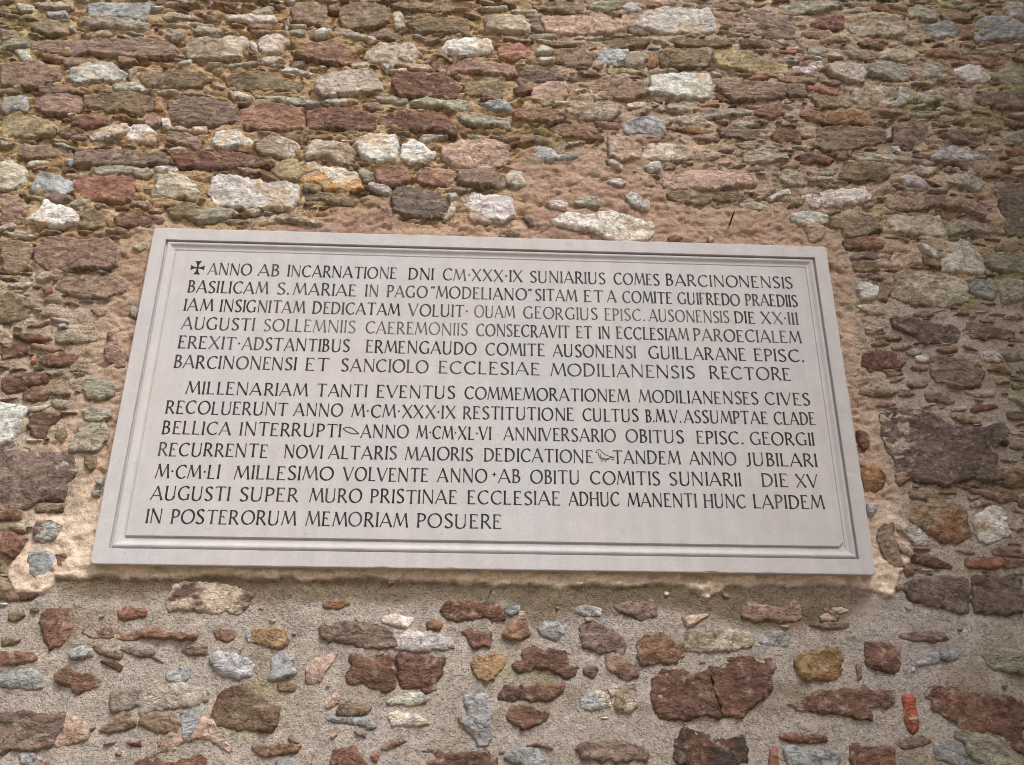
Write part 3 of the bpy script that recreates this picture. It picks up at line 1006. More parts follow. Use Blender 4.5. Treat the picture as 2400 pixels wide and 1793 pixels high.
    c = c + (lin((152, 134, 112)) - c) * (0.0 if kind in 'wCPYb' else 1.0) * (0.10 + 0.16 * sstep(0.0, 0.8, n3 + 0.6 * n2) * (1 - flush))[:, None]
    # lime film, fine lichen specks
    near = 1 - np.clip(d / 0.014, 0, 1)
    lime = sstep(0.45, 1.15, fbm(u * 34 + so * 3, v * 44, 5, 0.7) + 0.55 * near * rs.uniform(0.2, 1.0))
    c = c + (lin((166, 150, 130)) - c) * (0.7 * lime)[:, None]
    spk = sstep(0.72, 0.95, fbm(u * 95 + so, v * 95, 2)) * rs.uniform(0, 0.6)
    c = c + (lin((205, 195, 180)) - c) * (0.6 * spk)[:, None]
    rust = sstep(0.45, 0.95, fbm(u * 12 + so * 5, v * 30 - so, 4)) * rs.uniform(0, 0.7)
    c = c + (lin((130, 84, 50)) - c) * (0.6 * rust)[:, None]
    vig_tint = sstep(0.15, 0.7, fbm(x * 3.1 + 5, z * 3.7, 4) + 0.9 * sstep(1.05, 1.5, np.abs(x)) - 0.35)  # same green vignette tint, painted into the stone colour
    c = c + (lin((132, 130, 96)) - c) * (0.30 * vig_tint)[:, None]
    g_ = c.mean(1, keepdims=True)
    c = np.clip((g_ + (c - g_) * 0.74) * (1.42 - 0.08 * flush), 0.008, 0.9)
    bedded = {'R': .9, 'r': .85, 'd': .9, 'l': .7, 'g': .9, 'p': .6, 'D': .7, 't': .5, 'w': .3, 'c': .35, 'b': .3, 's': .3}.get(kind, 0.2)
    c = np.hstack([c, np.full((len(c), 1), np.clip(bedded + rs.normal(0, 0.25), 0, 1))])
    # back wall of the block, set into the masonry
    cnt = {}
    for t in T:
        for a, b_ in ((t[0], t[1]), (t[1], t[2]), (t[2], t[0])):
            cnt[(a, b_)] = 1
    rim = [e for e in cnt if (e[1], e[0]) not in cnt]
    vs = np.stack([x, -h, z], 1)
    rv = sorted({a for e in rim for a in e})
    loc = {a: i for i, a in enumerate(rv)}
    N = len(vs)
    inset = V2[rv] + (cen - V2[rv]) * 0.05
    mid = np.stack([V2[rv][:, 0], np.full(len(rv), 0.006), V2[rv][:, 1]], 1)
    back = np.stack([inset[:, 0], np.full(len(rv), 0.05), inset[:, 1]], 1)
    vs = np.vstack([vs, mid, back])
    c = np.vstack([c, c[rv], c[rv]])
    # faces look towards -Y
    F = [(t[0], t[1], t[2]) for t in T]
    for a, b_ in rim:
        F.append((b_, a, N + loc[a], N + loc[b_]))
        F.append((N + loc[b_], N + loc[a], N + len(rv) + loc[a], N + len(rv) + loc[b_]))
    return vs, F, c

stones = parse(STONES)
stones.sort(key=lambda s: -area(s[1]))
loose_v, loose_f, loose_c, nv = [], [], [], 0
for i, (kind, pp) in enumerate(stones):
    W = to_wall(pp, -0.010)
    vs, F, c = build_stone(kind, W, 100 + i, 0.0042)
    if i < 100:
        link_mesh('stone', vs, F, M_STONE, stone_wall, c)
    else:
        loose_v.append(vs); loose_c.append(c)
        loose_f += [tuple(k + nv for k in t) for t in F]
        nv += len(vs)

# chips, flakes and further stones nobody could count: thin slips in the joints, and the courses beyond the photo's edge
def inside_any(x, z, polys):
    for (lo, hi, P) in polys:
        if lo[0] <= x <= hi[0] and lo[1] <= z <= hi[1] and poly_sd(np.array([x]), np.array([z]), P)[0] > -0.001:
            return True
    return False
polys = []
for kind, pp in stones:
    W = to_wall(pp, -0.010)
    polys.append((W.min(0), W.max(0), W))
PLW = to_wall(np.array(PLASTER, float), -0.01)
def blob(cx, cz, w, h, rs, n=9):
    a = np.sort(rs.uniform(0, 2 * math.pi, n))
    rr = rs.uniform(0.72, 1.05, n)
    t = rs.normal(0, 0.13)
    x, z = np.cos(a) * rr * w / 2, np.sin(a) * rr * h / 2
    e = 0.75
    x, z = np.sign(x) * np.abs(x / (w / 2)) ** e * w / 2, np.sign(z) * np.abs(z / (h / 2)) ** e * h / 2
    return np.stack([cx + x * math.cos(t) - z * math.sin(t), cz + x * math.sin(t) + z * math.cos(t)], 1)
rs = np.random.default_rng(5)
def try_fill(n_try, n_max, wlo, whi, asp, low_ok, kinds, off):
    global nv
    made = 0
    for k in range(n_try):
        if made >= n_max: break
        px_, py_ = rs.uniform(-30, 2430), rs.uniform(-30, 1830)
        lowz = py_ > 1350
        if lowz and rs.random() > low_ok: continue
        if 700 < py_ <= 1350 and rs.random() > 0.6: continue
        x, z = to_wall((px_, py_), -0.008)
        w = rs.uniform(wlo, whi)
        h = w * rs.uniform(*asp)
        if lowz: w, h = rs.uniform(0.008, 0.024), rs.uniform(0.005, 0.014)
        if poly_sd(np.array([px_]), np.array([py_]), PLASTER)[0] > -6: continue
        if any(inside_any(x + dx * w, z + dz * h, polys) for dx, dz in ((0, 0), (.48, 0), (-.48, 0), (.25, 0), (-.25, 0), (0, .5), (0, -.5), (.35, .4), (-.35, -.4))): continue
        P = blob(x, z, w, h, rs)
        polys.append((P.min(0), P.max(0), P))
        kd = kinds[rs.integers(len(kinds))]
        vs, F, c = build_stone(kd, P, off + k, 0.004)
        loose_v.append(vs); loose_c.append(c)
        loose_f.extend([tuple(q_ + nv for q_ in t) for t in F])
        nv += len(vs); made += 1
try_fill(14000, 300, 0.045, 0.10, (0.2, 0.42), 0.0, 'ttltpPcgcgptcdrp', 5000)
try_fill(9000, 480, 0.014, 0.05, (0.12, 0.30), 0.025, 'wwcgggbltpPrtcgcdrpt', 30000)
# rough courses beyond the photograph's frame
z = 0.35
while z < 5.3:
    rowh = rs.uniform(0.055, 0.10)
    x = -3.0
    while x < 3.0:
        w = rs.uniform(0.09, 0.26)
        cxp, czp = x + w / 2, z + rowh / 2 + rs.normal(0, 0.006)
        px_, py_ = to_px(cxp, -0.01, czp)
        hw = w * FPX / 2.3 / 2 + 10
        if (px_ < -hw or px_ > 2400 + hw or py_ < -65 or py_ > 1793 + 75) and rs.random() < 0.86:
            P = blob(cxp, czp, w * 0.93, rowh * rs.uniform(0.7, 0.95), rs, 11)
            vs, F, c = build_stone('wcgbltpPrRdrtp'[rs.integers(14)], P, 20000 + int(cxp * 991) + int(czp * 7919), 0.014)
            loose_v.append(vs); loose_c.append(c)
            loose_f += [tuple(q_ + nv for q_ in t) for t in F]
            nv += len(vs)
        x += w + rs.uniform(0.0, 0.02)
    z += rowh + 0.012
# and facing stones on the added shading wall
z = 0.3
while z < 5.2:
    rowh = rs.uniform(0.07, 0.13)
    x = 0.06
    while x < 2.7:
        w = rs.uniform(0.12, 0.30)
        P = blob(x + w / 2, z + rowh / 2, w * 0.95, rowh * rs.uniform(0.75, 0.95), rs, 11)
        vs, F, c = build_stone('wcgbltpPrRdrtp'[rs.integers(14)], P, 50000 + int(x * 991) + int(z * 7919), 0.02, 0.008)
        vs = np.stack([2.35 + vs[:, 1], -vs[:, 0], vs[:, 2]], 1)
        loose_v.append(vs); loose_c.append(c)
        loose_f += [tuple(k + nv for k in t) for t in F]
        nv += len(vs)
        x += w + rs.uniform(0.0, 0.03)
    z += rowh + 0.012
me_v, me_c = np.vstack(loose_v), np.vstack(loose_c)
me = bpy.data.meshes.new('small_stones')
me.from_pydata(me_v.tolist(), [], loose_f)
at = me.color_attributes.new('Col', 'FLOAT_COLOR', 'POINT')
c4 = np.array(me_c, np.float32)
at.data.foreach_set('color', c4.ravel())
me.polygons.foreach_set('use_smooth', np.ones(len(me.polygons), bool))
me.update(); me.materials.append(M_STONE)
o = bpy.data.objects.new('small_stones', me)
scene.collection.objects.link(o)
o.parent = stone_wall
o['kind'] = 'stuff'

# ------------------------------------------------------------------ the inscribed plaque
PW, PH, PY0 = 1.8, 0.88606, -0.030
m, nt, b = new_mat('pale_limestone', 0.8, 0.25)
co = nd(nt, 'ShaderNodeTexCoord').outputs['Object']
n_big = tex_noise(nt, co, 3.0, 4, 0.6)
n_mid = tex_noise(nt, co, 26, 5, 0.6)
n_fin = tex_noise(nt, co, 420, 3, 0.7)
mixc = nd(nt, 'ShaderNodeMix', data_type='RGBA')
mixc.inputs['A'].default_value = (*lin((185, 186, 189)), 1)
mixc.inputs['B'].default_value = (*lin((190, 186, 186)), 1)
nt.links.new(remap(nt, n_big, 0.35, 0.65, 0, 1), mixc.inputs['Factor'])
f = math_n(nt, 'MULTIPLY', remap(nt, n_fin, 0.3, 0.7, 0.90, 1.10), remap(nt, n_mid, 0.3, 0.7, 0.95, 1.05))
streak = tex_noise(nt, stretch(nt, co, (34, 34, 1.3), 0.0), 1.0, 4, 0.6)
f = math_n(nt, 'MULTIPLY', f, remap(nt, streak, 0.35, 0.68, 1.03, 0.945))
spot = tex_noise(nt, co, 60, 2, 0.5)
f = math_n(nt, 'MULTIPLY', f, remap(nt, spot, 0.70, 0.78, 1.0, 0.86))
nt.links.new(scale_col(nt, mixc.outputs['Result'], f), b.inputs['Base Color'])
bp = nd(nt, 'ShaderNodeBump'); bp.inputs['Strength'].default_value = 0.5; bp.inputs['Distance'].default_value = 0.0012
nt.links.new(math_n(nt, 'ADD', n_fin, math_n(nt, 'MULTIPLY', n_mid, 0.8)), bp.inputs['Height'])
nt.links.new(bp.outputs[0], b.inputs['Normal'])
M_LIME = m

plaque = thing('plaque', 'large pale limestone plaque with a moulded frame and a long black Latin inscription', 'plaque', (0, PY0, PLAQUE_Z))

NS = 80
def ring(u, zf, ch=0.0005, br=None, wob=0.0003, chip=0.0):
    """a closed line round the plaque, inset u from its edge, zf metres in front of the frame's face, worn a little"""
    x, z, y = PW / 2 - u, PH / 2 - u, PY0 - zf
    cs = [ch, ch, br or ch, ch]      # TL, TR, BR, BL
    P = [(-x, z - cs[0]), (-x + cs[0], z), (x - cs[1], z), (x, z - cs[1]), (x, -z + cs[2]), (x - cs[2], -z), (-x + cs[3], -z), (-x, -z + cs[3])]
    out = []
    for k in range(8):
        a, c = np.array(P[k]), np.array(P[(k + 1) % 8])
        n = NS if k % 2 else 1
        for j in range(n):
            p = a + (c - a) * j / n
            w = fbm(np.array([p[0] * 22.0 + u * 300]), np.array([p[1] * 22.0]), 3)[0]
            w2 = fbm(np.array([p[0] * 60.0 + 7]), np.array([p[1] * 60.0 + 3]), 2)[0]
            d = -wob * w - chip * max(0.0, w2 - 0.45)
            s_ = 1 + d / max(abs(p[0]), abs(p[1]) * PW / PH)
            out.append((p[0] * s_, y + (wob * w * 0.5 + chip * max(0.0, w2 - 0.45)), PLAQUE_Z + p[1] * s_))
    return out
NR = 4 * NS + 4

def sweep(name, rings, cap_last=False, cap_first=False):
    v = [p for r in rings for p in r]
    F = []
    for i in range(len(rings) - 1):
        for k in range(NR):
            a, b2 = i * NR + k, i * NR + (k + 1) % NR
            F.append((a, a + NR, b2 + NR, b2))
    if cap_last: F.append(tuple(range((len(rings) - 1) * NR + NR - 1, (len(rings) - 1) * NR - 1, -1)))
    if cap_first: F.append(tuple(range(NR)))
    return link_mesh(name, v, F, M_LIME, plaque, None, False)

mm = 0.001
sweep('border', [ring(0, -0.036, .006), ring(0, -2.2 * mm, .006, chip=.003), ring(0.6 * mm, -0.7 * mm, .006, chip=.005), ring(2.2 * mm, 0, .006, chip=.003), ring(4 * mm, 0, .006, wob=0), ring(35 * mm, 0, chip=.002), ring(35.8 * mm, -0.8 * mm), ring(36 * mm, -10 * mm)], cap_first=True)
prof = [(36, -10), (38.5, -10.3), (39.5, -8), (40.5, -5), (42, -3), (44.5, -2.2), (47, -2.8), (49.5, -4.4), (52, -6.4), (55, -8), (58, -8.6), (60.5, -8.6), (61, -9.2), (61.8, -10.8), (64.5, -11), (76, -11.1)]
sweep('moulding', [ring(u * mm, z * mm) for u, z in prof])
sweep('inscription_panel', [ring(64.5 * mm, -11 * mm, .0005, .010), ring(66.5 * mm, -5.0 * mm, .0005, .010, chip=.002), ring(67.5 * mm, -4.2 * mm, .0005, .010, wob=0)], cap_last=True)
FIELD = PY0 + 4.2 * mm

# ---- letters: strokes with swelling, flared ends, in units of the cap height
T, t = 0.136, 0.070
NIB = math.radians(18)
def st(x0, y0, x1, y1, w, fa=1.0, fb=1.0):
    """a straight chiselled stroke, waisted, flared where fa / fb ask for it"""
    dx, dy = x1 - x0, y1 - y0
    L = math.hypot(dx, dy); nx, ny = -dy / L, dx / L
    out = []
    for s, k in ((0, 1 + .55 * fa), (.07, 1 + .12 * fa), (.3, .93), (.7, .93), (.93, 1 + .12 * fb), (1, 1 + .55 * fb)):
        out.append((x0 + dx * s, y0 + dy * s, nx * w * k / 2, ny * w * k / 2))
    return out
def curve(pts, thick=T, thin=t, close=False, w=None):
    P = [np.array(p, float) for p in pts]
    n = len(P)
    dense = []
    rng = range(n) if close else range(n - 1)
    for i in rng:
        p0, p1, p2, p3 = (P[(i - 1) % n] if close or i else P[i]), P[i], P[(i + 1) % n], (P[(i + 2) % n] if close or i + 2 < n else P[(i + 1) % n])
        for k in range(6):
            s = k / 6
            dense.append(0.5 * (2 * p1 + (p2 - p0) * s + (2 * p0 - 5 * p1 + 4 * p2 - p3) * s * s + (3 * p1 - p0 - 3 * p2 + p3) * s ** 3))
    dense.append(P[0] if close else P[-1])
    D = np.array(dense)
    g = np.gradient(D, axis=0)
    if close: g[0] = g[-1] = D[1] - D[-2]
    out = []
    for p, d in zip(D, g):
        l = math.hypot(*d) + 1e-9
        ww = w or thin + (thick - thin) * abs(math.sin(math.atan2(d[1], d[0]) - NIB))
        out.append((p[0], p[1], -d[1] / l * ww / 2, d[0] / l * ww / 2))
    return out
def arc(cx, cy, rx, ry, a0, a1, **k):
    n = max(5, int(abs(a1 - a0) / 24))
    return curve([(cx + rx * math.cos(math.radians(a)), cy + ry * math.sin(math.radians(a))) for a in np.linspace(a0, a1, n)], **k)
def dot(x, y, r):
    return [(x + r * math.cos(a) , y, 0.0, r * abs(math.sin(a)) + 1e-4) for a in np.linspace(math.pi, 0, 9)]
OC = [(.44 + .385 * math.cos(a), .5 + .475 * math.sin(a)) for a in np.linspace(math.pi / 2, math.pi / 2 + 2 * math.pi, 15)[:-1]]
GL = {
 'A': (.78, [st(.02, 0, .385, 1, t, 1, 0), st(.37, 1, .74, 0, T, .1, .8), st(.15, .32, .6, .32, t * .8, 0, 0)]),
 'B': (.56, [st(.1, 0, .1, 1, T), curve([(.06, .97), (.22, .97), (.37, .9), (.41, .76), (.35, .6), (.2, .53), (.1, .53)]), curve([(.1, .53), (.26, .53), (.43, .44), (.48, .27), (.41, .1), (.25, .03), (.06, .03)])]),
 'C': (.74, [curve([(.68, .86), (.56, .95), (.42, .97), (.2, .86), (.08, .62), (.07, .42), (.17, .17), (.36, .04), (.54, .05), (.69, .17)]), st(.6, .97, .68, .8, t * .9, .4, .2)]),
 'D': (.74, [st(.1, 0, .1, 1, T), curve([(.05, .97), (.25, .97), (.48, .9), (.64, .68), (.66, .45), (.57, .2), (.38, .06), (.2, .03), (.05, .03)])]),
 'E': (.56, [st(.1, 0, .1, 1, T), st(.05, .965, .46, .965, t, 0, .4), st(.43, .985, .5, .86, t * .8, .2, .1), st(.1, .53, .3, .53, t * .8, 0, .2), st(.28, .6, .36, .44, t * .8, .2, .3), st(.05, .035, .53, .035, t, 0, .8)]),
 'F': (.52, [st(.1, 0, .1, 1, T), st(.05, .965, .46, .965, t, 0, .4), st(.43, .985, .5, .86, t * .8, .2, .1), st(.1, .52, .34, .52, t * .8, 0, .6)]),
 'G': (.80, [curve([(.68, .86), (.56, .95), (.42, .97), (.2, .86), (.08, .62), (.07, .42), (.17, .17), (.36, .04), (.54, .05), (.68, .12)]), st(.6, .97, .68, .8, t * .9, .4, .2), st(.69, .04, .69, .42, T * .92, 0, .9), st(.58, .4, .78, .4, t * .7, 0, 0)]),
 'H': (.76, [st(.1, 0, .1, 1, T), st(.66, 0, .66, 1, T), st(.1, .52, .66, .52, t * .9, 0, 0)]),
 'I': (.19, [st(.095, 0, .095, 1, T)]),
 'J': (.36, [st(.26, .16, .26, 1, T, 0, 1), curve([(.26, .2), (.22, .05), (.12, -.01), (.03, .03)])]),
 'L': (.53, [st(.1, 0, .1, 1, T), st(.05, .035, .5, .035, t, 0, .9)]),
 'M': (.94, [st(.04, 0, .2, 1, t, 1, .2), st(.18, 1, .47, .1, T, .7, -.5), st(.46, .1, .76, 1, t, 0, .4), st(.76, 1, .9, 0, T, .4, .8)]),
 'N': (.80, [st(.1, 0, .1, 1, t, 1, .2), st(.08, 1, .7, .0, T, .6, -.2), st(.7, 0, .7, 1, t, 0, 1)]),
 'O': (.88, [curve(OC, close=True)]),
 'P': (.55, [st(.1, 0, .1, 1, T), curve([(.05, .97), (.24, .97), (.42, .9), (.49, .73), (.43, .55), (.28, .46), (.12, .46)])]),
 'R': (.66, [st(.1, 0, .1, 1, T), curve([(.05, .97), (.24, .97), (.41, .9), (.47, .74), (.41, .57), (.27, .49), (.1, .49)]), st(.27, .49, .62, .0, T * .95, -.2, .7)]),
 'S': (.55, [curve([(.46, .85), (.38, .95), (.25, .97), (.12, .89), (.09, .74), (.18, .6), (.34, .47), (.46, .33), (.46, .15), (.34, .04), (.2, .03), (.06, .13)], thick=T * 1.05)]),
 'T': (.70, [st(.35, 0, .35, 1, T, 1, 0), st(.04, .965, .66, .965, t, .2, .2), st(.08, .99, .02, .87, t * .8, .1, .1), st(.63, .99, .69, .87, t * .8, .1, .1)]),
 'U': (.76, [st(.1, .26, .1, 1, T, -.1, 1), curve([(.1, .3), (.13, .12), (.25, .02), (.42, .02), (.56, .1), (.63, .3)]), st(.63, .26, .63, 1, t * 1.1, -.1, 1)]),
 'V': (.76, [st(.03, 1, .39, 0, T, .8, -.3), st(.38, 0, .73, 1, t, -.2, 1)]),
 'X': (.74, [st(.05, 1, .68, 0, T, .8, .8), st(.04, 0, .68, 1, t, .8, .8)]),
 '\u00b7': (.22, [dot(.11, .5, .075)]),
 '.': (.22, [dot(.11, .07, .078)]),
 '\u201c': (.30, [curve([(.12, .98), (.05, .9), (.08, .82)], w=.11), curve([(.26, .98), (.19, .9), (.22, .82)], w=.11)]),
}
LINES = [
 (643.8, 676.7, 'ANNO 485.9 588.7|AB 603.4 654.3|INCARNATIONE 672.4 929.8|DNI 956.4 1016.3|CM\u00b7XXX\u00b7IX 1037 1224.4|SUNIARIUS 1242 1419.7|COMES 1438.4 1546.5|BARCINONENSIS 1561.4 1859.8'),
 (685, 719.5, 'BASILICAM 438.4 627.2|S. 647.5 680.3|MARIAE 687 835|IN 855.5 886|PAGO 905.9 1001|\u201c 1008 1019|MODELIANO 1021 1235|\u201c 1238 1247.5|SITAM 1253.8 1352.5|ET 1369 1414.8|A 1422.7 1444|COMITE 1459 1576.4|GUIFREDO 1588.8 1735.5|PRAEDIIS 1748 1871'),
 (728.3, 761, 'IAM 429.4 497.2|INSIGNITAM 514 713|DEDICATAM 731 936.4|VOLUIT\u00b7 956.4 1097.4|OUAM* 1111.5 1206.8|GEORGIUS* 1226.7 1401|EPISC.* 1417.2 1513|AUSONENSIS* 1522 1710.6|DIE 1722.6 1770.8|XX\u00b7III 1784.7 1872.2'),
 (771.5, 804.7, 'AUGUSTI 423.7 595.5|SOLLEMNIIS* 615.9 832.9|CAEREMONIIS* 855.5 1096|CONSECRAVIT 1116 1335|ET 1351 1387.8|IN 1404 1430|ECCLESIAM 1445 1615|PAROECIALEM 1626 1878.5'),
 (816.5, 848.7, 'EREXIT\u00b7 414.7 562.7|ADSTANTIBUS 566 819|ERMENGAUDO 856.6 1115.8|COMITE 1137.9 1277.3|AUSONENSI 1296 1491.3|GUILLARANE 1520.4 1750.4|EPISC. 1767.8 1887'),
 (862.4, 892.3, 'BARCINONENSI 405.7 693.9|ET 715.3 770.7|SANCIOLO 797.8 1003.4|ECCLESIAE 1027 1265.5|MODILIANENSIS 1290 1630|RECTORE 1663.4 1856'),
 (923.4, 950.7, 'MILLENARIAM 435 719.8|TANTI 741.3 860|EVENTUS 882.4 1066.9|COMMEMORATIONEM 1086.9 1475.7|MODILIANENSES 1497.3 1779|CIVES 1794.7 1899'),
 (969.4, 996.5, 'RECOLUERUNT 385.9 673.4|ANNO 687.8 802.7|M\u00b7CM\u00b7XXX\u00b7IX 823 1068|RESTITUTIONE 1084.8 1345.7|CULTUS 1365.5 1497.5|B.M.V. 1514 1597|ASSUMPTAE 1603.7 1801|CLADE 1815.5 1912'),
 (1017.3, 1044.8, 'BELLICA 378.7 540.4|INTERRUPTI 560.8 799.2|ANNO 844.8 956.8|M\u00b7CM\u00b7XL\u00b7VI 975.8 1151.2|ANNIVERSARIO 1179.7 1443.8|OBITUS 1467.2 1603.7|EPISC. 1632.7 1744.4|GEORGII 1758 1911'),
 (1068.4, 1094.4, 'RECURRENTE 369 626.7|NOVI 665 754.8|ALTARIS 769 929.6|MAIORIS 949 1109|DEDICATIONE 1133.6 1391.4|TANDEM 1436.9 1594.9|ANNO 1616 1727.3|JUBILARI 1749.3 1918'),
 (1120.4, 1142.7, 'M\u00b7CM\u00b7LI 362 512.9|MILLESIMO 547.6 781.2|VOLVENTE 803 1003.4|ANNO 1025 1141|AB 1167.5 1221|OBITU 1242.6 1360|COMITIS 1383 1548.6|SUNIARII 1569 1738.3|DIE 1785.7 1849|XV 1867 1919.5'),
 (1171.4, 1193.7, 'AUGUSTI 352.3 536.8|SUPER 559.6 697.3|MURO 723.7 848.3|PRISTINAE 867.8 1071|ECCLESIAE 1094.3 1314|ADHUC 1333 1452.6|MANENTI 1471.3 1634|HUNC 1650.6 1749.3|LAPIDEM 1766.4 1933'),
 (1225.8, 1240, 'IN 340 378|POSTERORUM 397.9 692.5|MEMORIAM 715.3 956|POSUERE 976.3 1177'),
]
m, nt, b = new_mat('black_letter_paint', 0.75, 0.3)
co = nd(nt, 'ShaderNodeTexCoord').outputs['Object']
at = nd(nt, 'ShaderNodeAttribute', attribute_name='Col')
wear = tex_noise(nt, co, 160, 4, 0.7)
nt.links.new(scale_col(nt, at.outputs['Color'], remap(nt, wear, 0.35, 0.75, 0.8, 1.9)), b.inputs['Base Color'])
M_PAINT = m
CAPH = [0.0352] * 6 + [0.0340] * 7
LR = np.random.default_rng(3)
seq = [0]
def strokes_mesh(strokes, to_w, V, F, C, col):
    """each stroke is a thin raised ribbon of paint: front face plus rim"""
    for s in strokes:
        seq[0] += 1
        y = FIELD - 0.00035 - 0.00002 * (seq[0] % 9)
        i0 = len(V)
        for (x, yy, ox, oy) in s:
            for sg in (1, -1):
                X, Z = to_w(x + sg * ox, yy + sg * oy)
                V.append((X, y, Z)); C.append(col)
        n = len(s)
        for k in range(n - 1):
            a = i0 + 2 * k
            F.append((a, a + 1, a + 3, a + 2))
        j0 = len(V)
        for k in range(2 * n):
            p = V[i0 + k]
            V.append((p[0], FIELD + 0.0008, p[2])); C.append(col)
        for k in range(n - 1):
            a, c2 = i0 + 2 * k, j0 + 2 * k
            F.append((a, a + 2, c2 + 2, c2)); F.append((a + 3, a + 1, c2 + 1, c2 + 3))
        F.append((i0, j0, j0 + 1, i0 + 1)); a, c2 = i0 + 2 * n - 2, j0 + 2 * n - 2
        F.append((a, a + 1, c2 + 1, c2))
dx_ = []
for li, (ya, yb, txt) in enumerate(LINES):
    words = [w.split() for w in txt.split('|')]
    xa, xb = float(words[0][1]), float(words[-1][2])
    if li == 12: xb = 1177.0
    for wd in words:
        V, F, C = [], [], []
        s, x0, x1 = wd[0], float(wd[1]), float(wd[2])
        faint = s.endswith('*'); s = s.rstrip('*')
        yy = lambda x: ya + (yb - ya) * (x - xa) / (xb - xa)
        B0, B1 = to_wall((x0, yy(x0)), FIELD), to_wall((x1, yy(x1)), FIELD)
        cap = CAPH[li]
        gap = 0.10
        adv = sum(GL[c][0] for c in s) + gap * (len(s) - 1)
        Lw = math.hypot(*(B1 - B0))
        sx = Lw / adv
        ex = (B1 - B0) / Lw
        pos = 0.0
        for c in s:
            w, ss = GL[c]
            col = np.array([0.012, 0.013, 0.016]) * math.exp(LR.normal(0.25, 0.35))
            xq = B0[0] + ex[0] * pos * sx
            patch = float(sstep(-0.1, 0.7, fbm(np.array([xq * 6.0]), np.array([li * 0.9]), 3))[0])
            fade = abs(LR.normal(0, 0.012)) * (1 if li < 6 else 0.3) + patch * (0.035 if li < 5 else 0.010) + (LR.uniform(0.012, 0.045) if faint else 0)
            col = col + fade
            jx, jy, jh = LR.normal(0, .012), LR.normal(0, .010), 1 + LR.normal(0, .012)
            def to_w(a, bb):
                u = (pos + jx + a) * sx
                return B0[0] + ex[0] * u, B0[1] + ex[1] * u + (bb * jh + jy) * cap
            # keep stroke weight even when the word is condensed
            k = cap / sx
            s2 = [[(p[0], p[1], p[2] * k * (0.86 if faint else 1.0), p[3] * (0.86 if faint else 1.0)) for p in stq] for stq in ss]
            strokes_mesh(s2, to_w, V, F, C, col)
            pos += w + gap
        link_mesh('inscription_word', V, F, M_PAINT, plaque, np.array(C), False)

def px_drawing(name, strokes, w, fill=None, col=(0.02, 0.02, 0.022)):
    V, F, C = [], [], []
    for s in strokes:
        P = to_wall(np.array(s, float), FIELD)
        if name == 'cross':
            for k in range(1):
                pass
        cv = curve(list(P), w=w)
        strokes_mesh([cv], lambda a, bb: (a, bb), V, F, C, np.array(col))
    return link_mesh(name, V, F, M_PAINT, plaque, np.array(C), False)
bird = [[(1065, 350), (1090, 290), (1140, 262), (1190, 280), (1240, 340), (1310, 390), (1400, 430), (1460, 447), (1545, 465)],
        [(1065, 350), (1090, 343), (1130, 360), (1145, 420), (1185, 490), (1240, 522), (1320, 530), (1400, 508), (1450, 475), (1540, 472)],
        [(1190, 380), (1180, 430), (1230, 480), (1320, 503), (1420, 490)], [(1240, 525), (1228, 550), (1212, 578)], [(1335, 528), (1322, 560), (1310, 590)],
        [(1136, 318), (1148, 318)], [(1470, 525), (1505, 524), (1540, 508)]]
px_drawing('bird_drawing', [[(1300 + x / 11.06, 1030 + y / 11.06) for x, y in s] for s in bird], 0.0019, col=(0.05, 0.045, 0.045))
leaf = [[(2020, 562), (2062, 548), (2112, 560), (2150, 590), (2177, 612)], [(2020, 562), (2060, 592), (2112, 610), (2177, 612)]]
px_drawing('leaf_drawing', [[(320 + x / 4.174, 870 + y / 4.174) for x, y in s] for s in leaf], 0.0022, col=(0.03, 0.03, 0.032))
# cross pattee and the little four-pointed star
def poly_part(name, polys):
    V, F, C = [], [], []
    for s in polys:
        strokes_mesh([s], lambda a, bb: (a, bb), V, F, C, np.array((0.014, 0.015, 0.018)))
    link_mesh(name, V, F, M_PAINT, plaque, np.array(C), False)
cc = to_wall((463.3, 627.6), FIELD); r = 0.0172
def arm(dx, dy):
    return [(cc[0] + dx * r * s, cc[1] + dy * r * s, -dy * r * w, dx * r * w) for s, w in ((0, .12), (.3, .12), (.55, .17), (.78, .27), (.93, .40), (1.02, .46))]
poly_part('cross', [arm(1, 0), arm(-1, 0), arm(0, 1.12), arm(0, -1.12)])
cc = to_wall((1158.5, 1111.9), FIELD); r = 0.0058
def ray(dx, dy):
    return [(cc[0] + dx * r * s, cc[1] + dy * r * s, -dy * r * w, dx * r * w) for s, w in ((0, .38), (.35, .22), (1.0, .03))]
poly_part('star', [ray(1, 0), ray(-1, 0), ray(0, 1.2), ray(0, -1.2)])

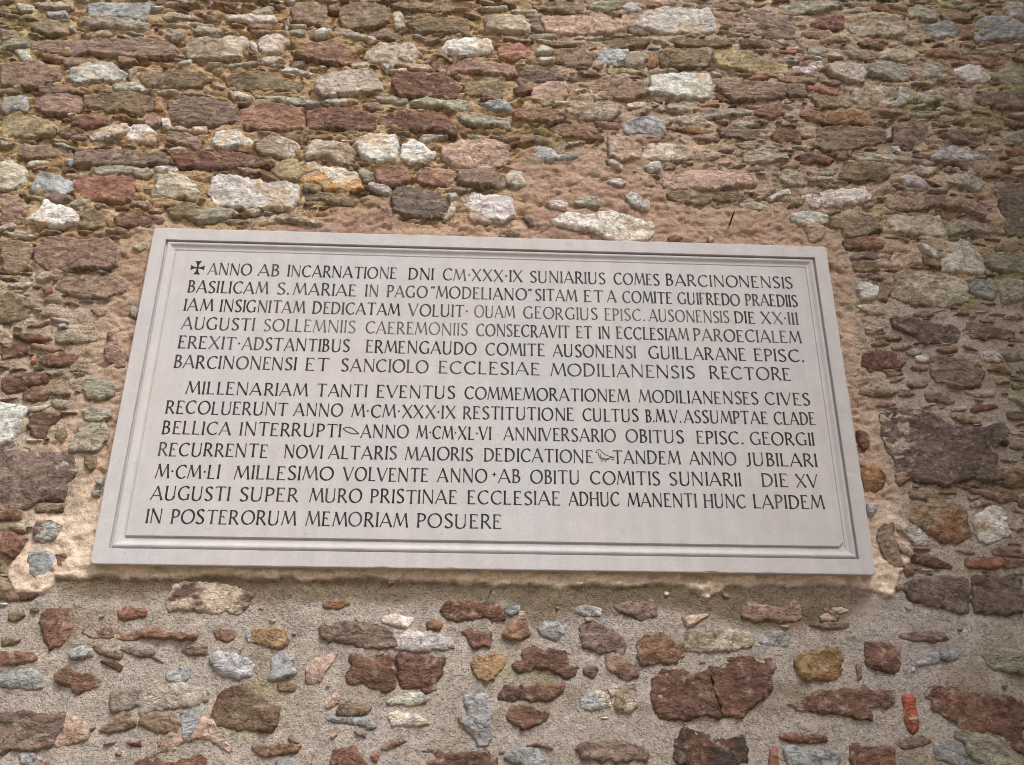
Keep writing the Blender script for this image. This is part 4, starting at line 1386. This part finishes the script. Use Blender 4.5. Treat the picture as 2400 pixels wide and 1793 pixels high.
# ------------------------------------------------------------------ iron spikes
m, nt, b = new_mat('dark_iron', 0.6, 0.4)
co = nd(nt, 'ShaderNodeTexCoord').outputs['Object']
rm = nd(nt, 'ShaderNodeValToRGB')
rm.color_ramp.elements[0].color = (0.012, 0.011, 0.011, 1); rm.color_ramp.elements[1].color = (0.05, 0.026, 0.016, 1)
nt.links.new(tex_noise(nt, co, 120, 4, 0.7), rm.inputs[0]); nt.links.new(rm.outputs[0], b.inputs['Base Color'])
b.inputs['Metallic'].default_value = 0.4
M_IRON = m
def spike(name, label, base_px, tip_px, reach, rad):
    bw = to_wall(base_px, -0.006); tw = to_wall(tip_px, -reach)
    A, Bp = Vector((bw[0], 0.03, bw[1])), Vector((tw[0], -reach, tw[1]))
    d = (Bp - A).normalized(); s1 = d.cross(Vector((0, 0, 1))).normalized(); s2 = d.cross(s1)
    V, F, n = [], [], 8
    prof = [(0, 1.0), (.4, 1.0), (.75, .9), (.9, .8), (.97, .62), (1.0, .3)]
    for s, k in prof:
        c = A.lerp(Bp, s)
        for j in range(n):
            a = 2 * math.pi * j / n
            V.append(tuple(c + (s1 * math.cos(a) + s2 * math.sin(a)) * rad * k * (1 + 0.1 * math.sin(3 * a + s * 9))))
    for i in range(len(prof) - 1):
        for j in range(n):
            a, b2 = i * n + j, i * n + (j + 1) % n
            F.append((a, b2, b2 + n, a + n))
    F.append(tuple(range(len(V) - n, len(V)))); F.append(tuple(range(n - 1, -1, -1)))
    o = link_mesh(name, V, F, M_IRON, None, None, True)
    o['label'] = label; o['category'] = 'spike'
    return o
spike('iron_spike', 'dark iron spike sticking out of the orange plaster above the plaque', (1712, 527), (1721.5, 494), 0.055, 0.0024)
spike('iron_nail', 'tiny black nail in the grey mortar just below the plaque', (1147.5, 1393), (1152, 1380), 0.025, 0.0016)['category'] = 'nail'

# ------------------------------------------------------------------ ground in front of the wall
m, nt, b = new_mat('packed_earth', 0.95, 0.2)
co = nd(nt, 'ShaderNodeTexCoord').outputs['Object']
rm = nd(nt, 'ShaderNodeValToRGB')
rm.color_ramp.elements[0].color = (*lin((128, 116, 100)), 1); rm.color_ramp.elements[1].color = (*lin((165, 150, 130)), 1)
nt.links.new(tex_noise(nt, co, 1.7, 8, 0.65), rm.inputs[0]); nt.links.new(rm.outputs[0], b.inputs['Base Color'])
bp = nd(nt, 'ShaderNodeBump'); bp.inputs['Strength'].default_value = 0.6; bp.inputs['Distance'].default_value = 0.02
nt.links.new(tex_noise(nt, co, 30, 6, 0.7), bp.inputs['Height']); nt.links.new(bp.outputs[0], b.inputs['Normal'])
g = link_mesh('ground', [(-200, -200, 0), (200, -200, 0), (200, 200, 0), (-200, 200, 0)], [(0, 1, 2, 3)], m, None, None, False)
g['kind'] = 'structure'
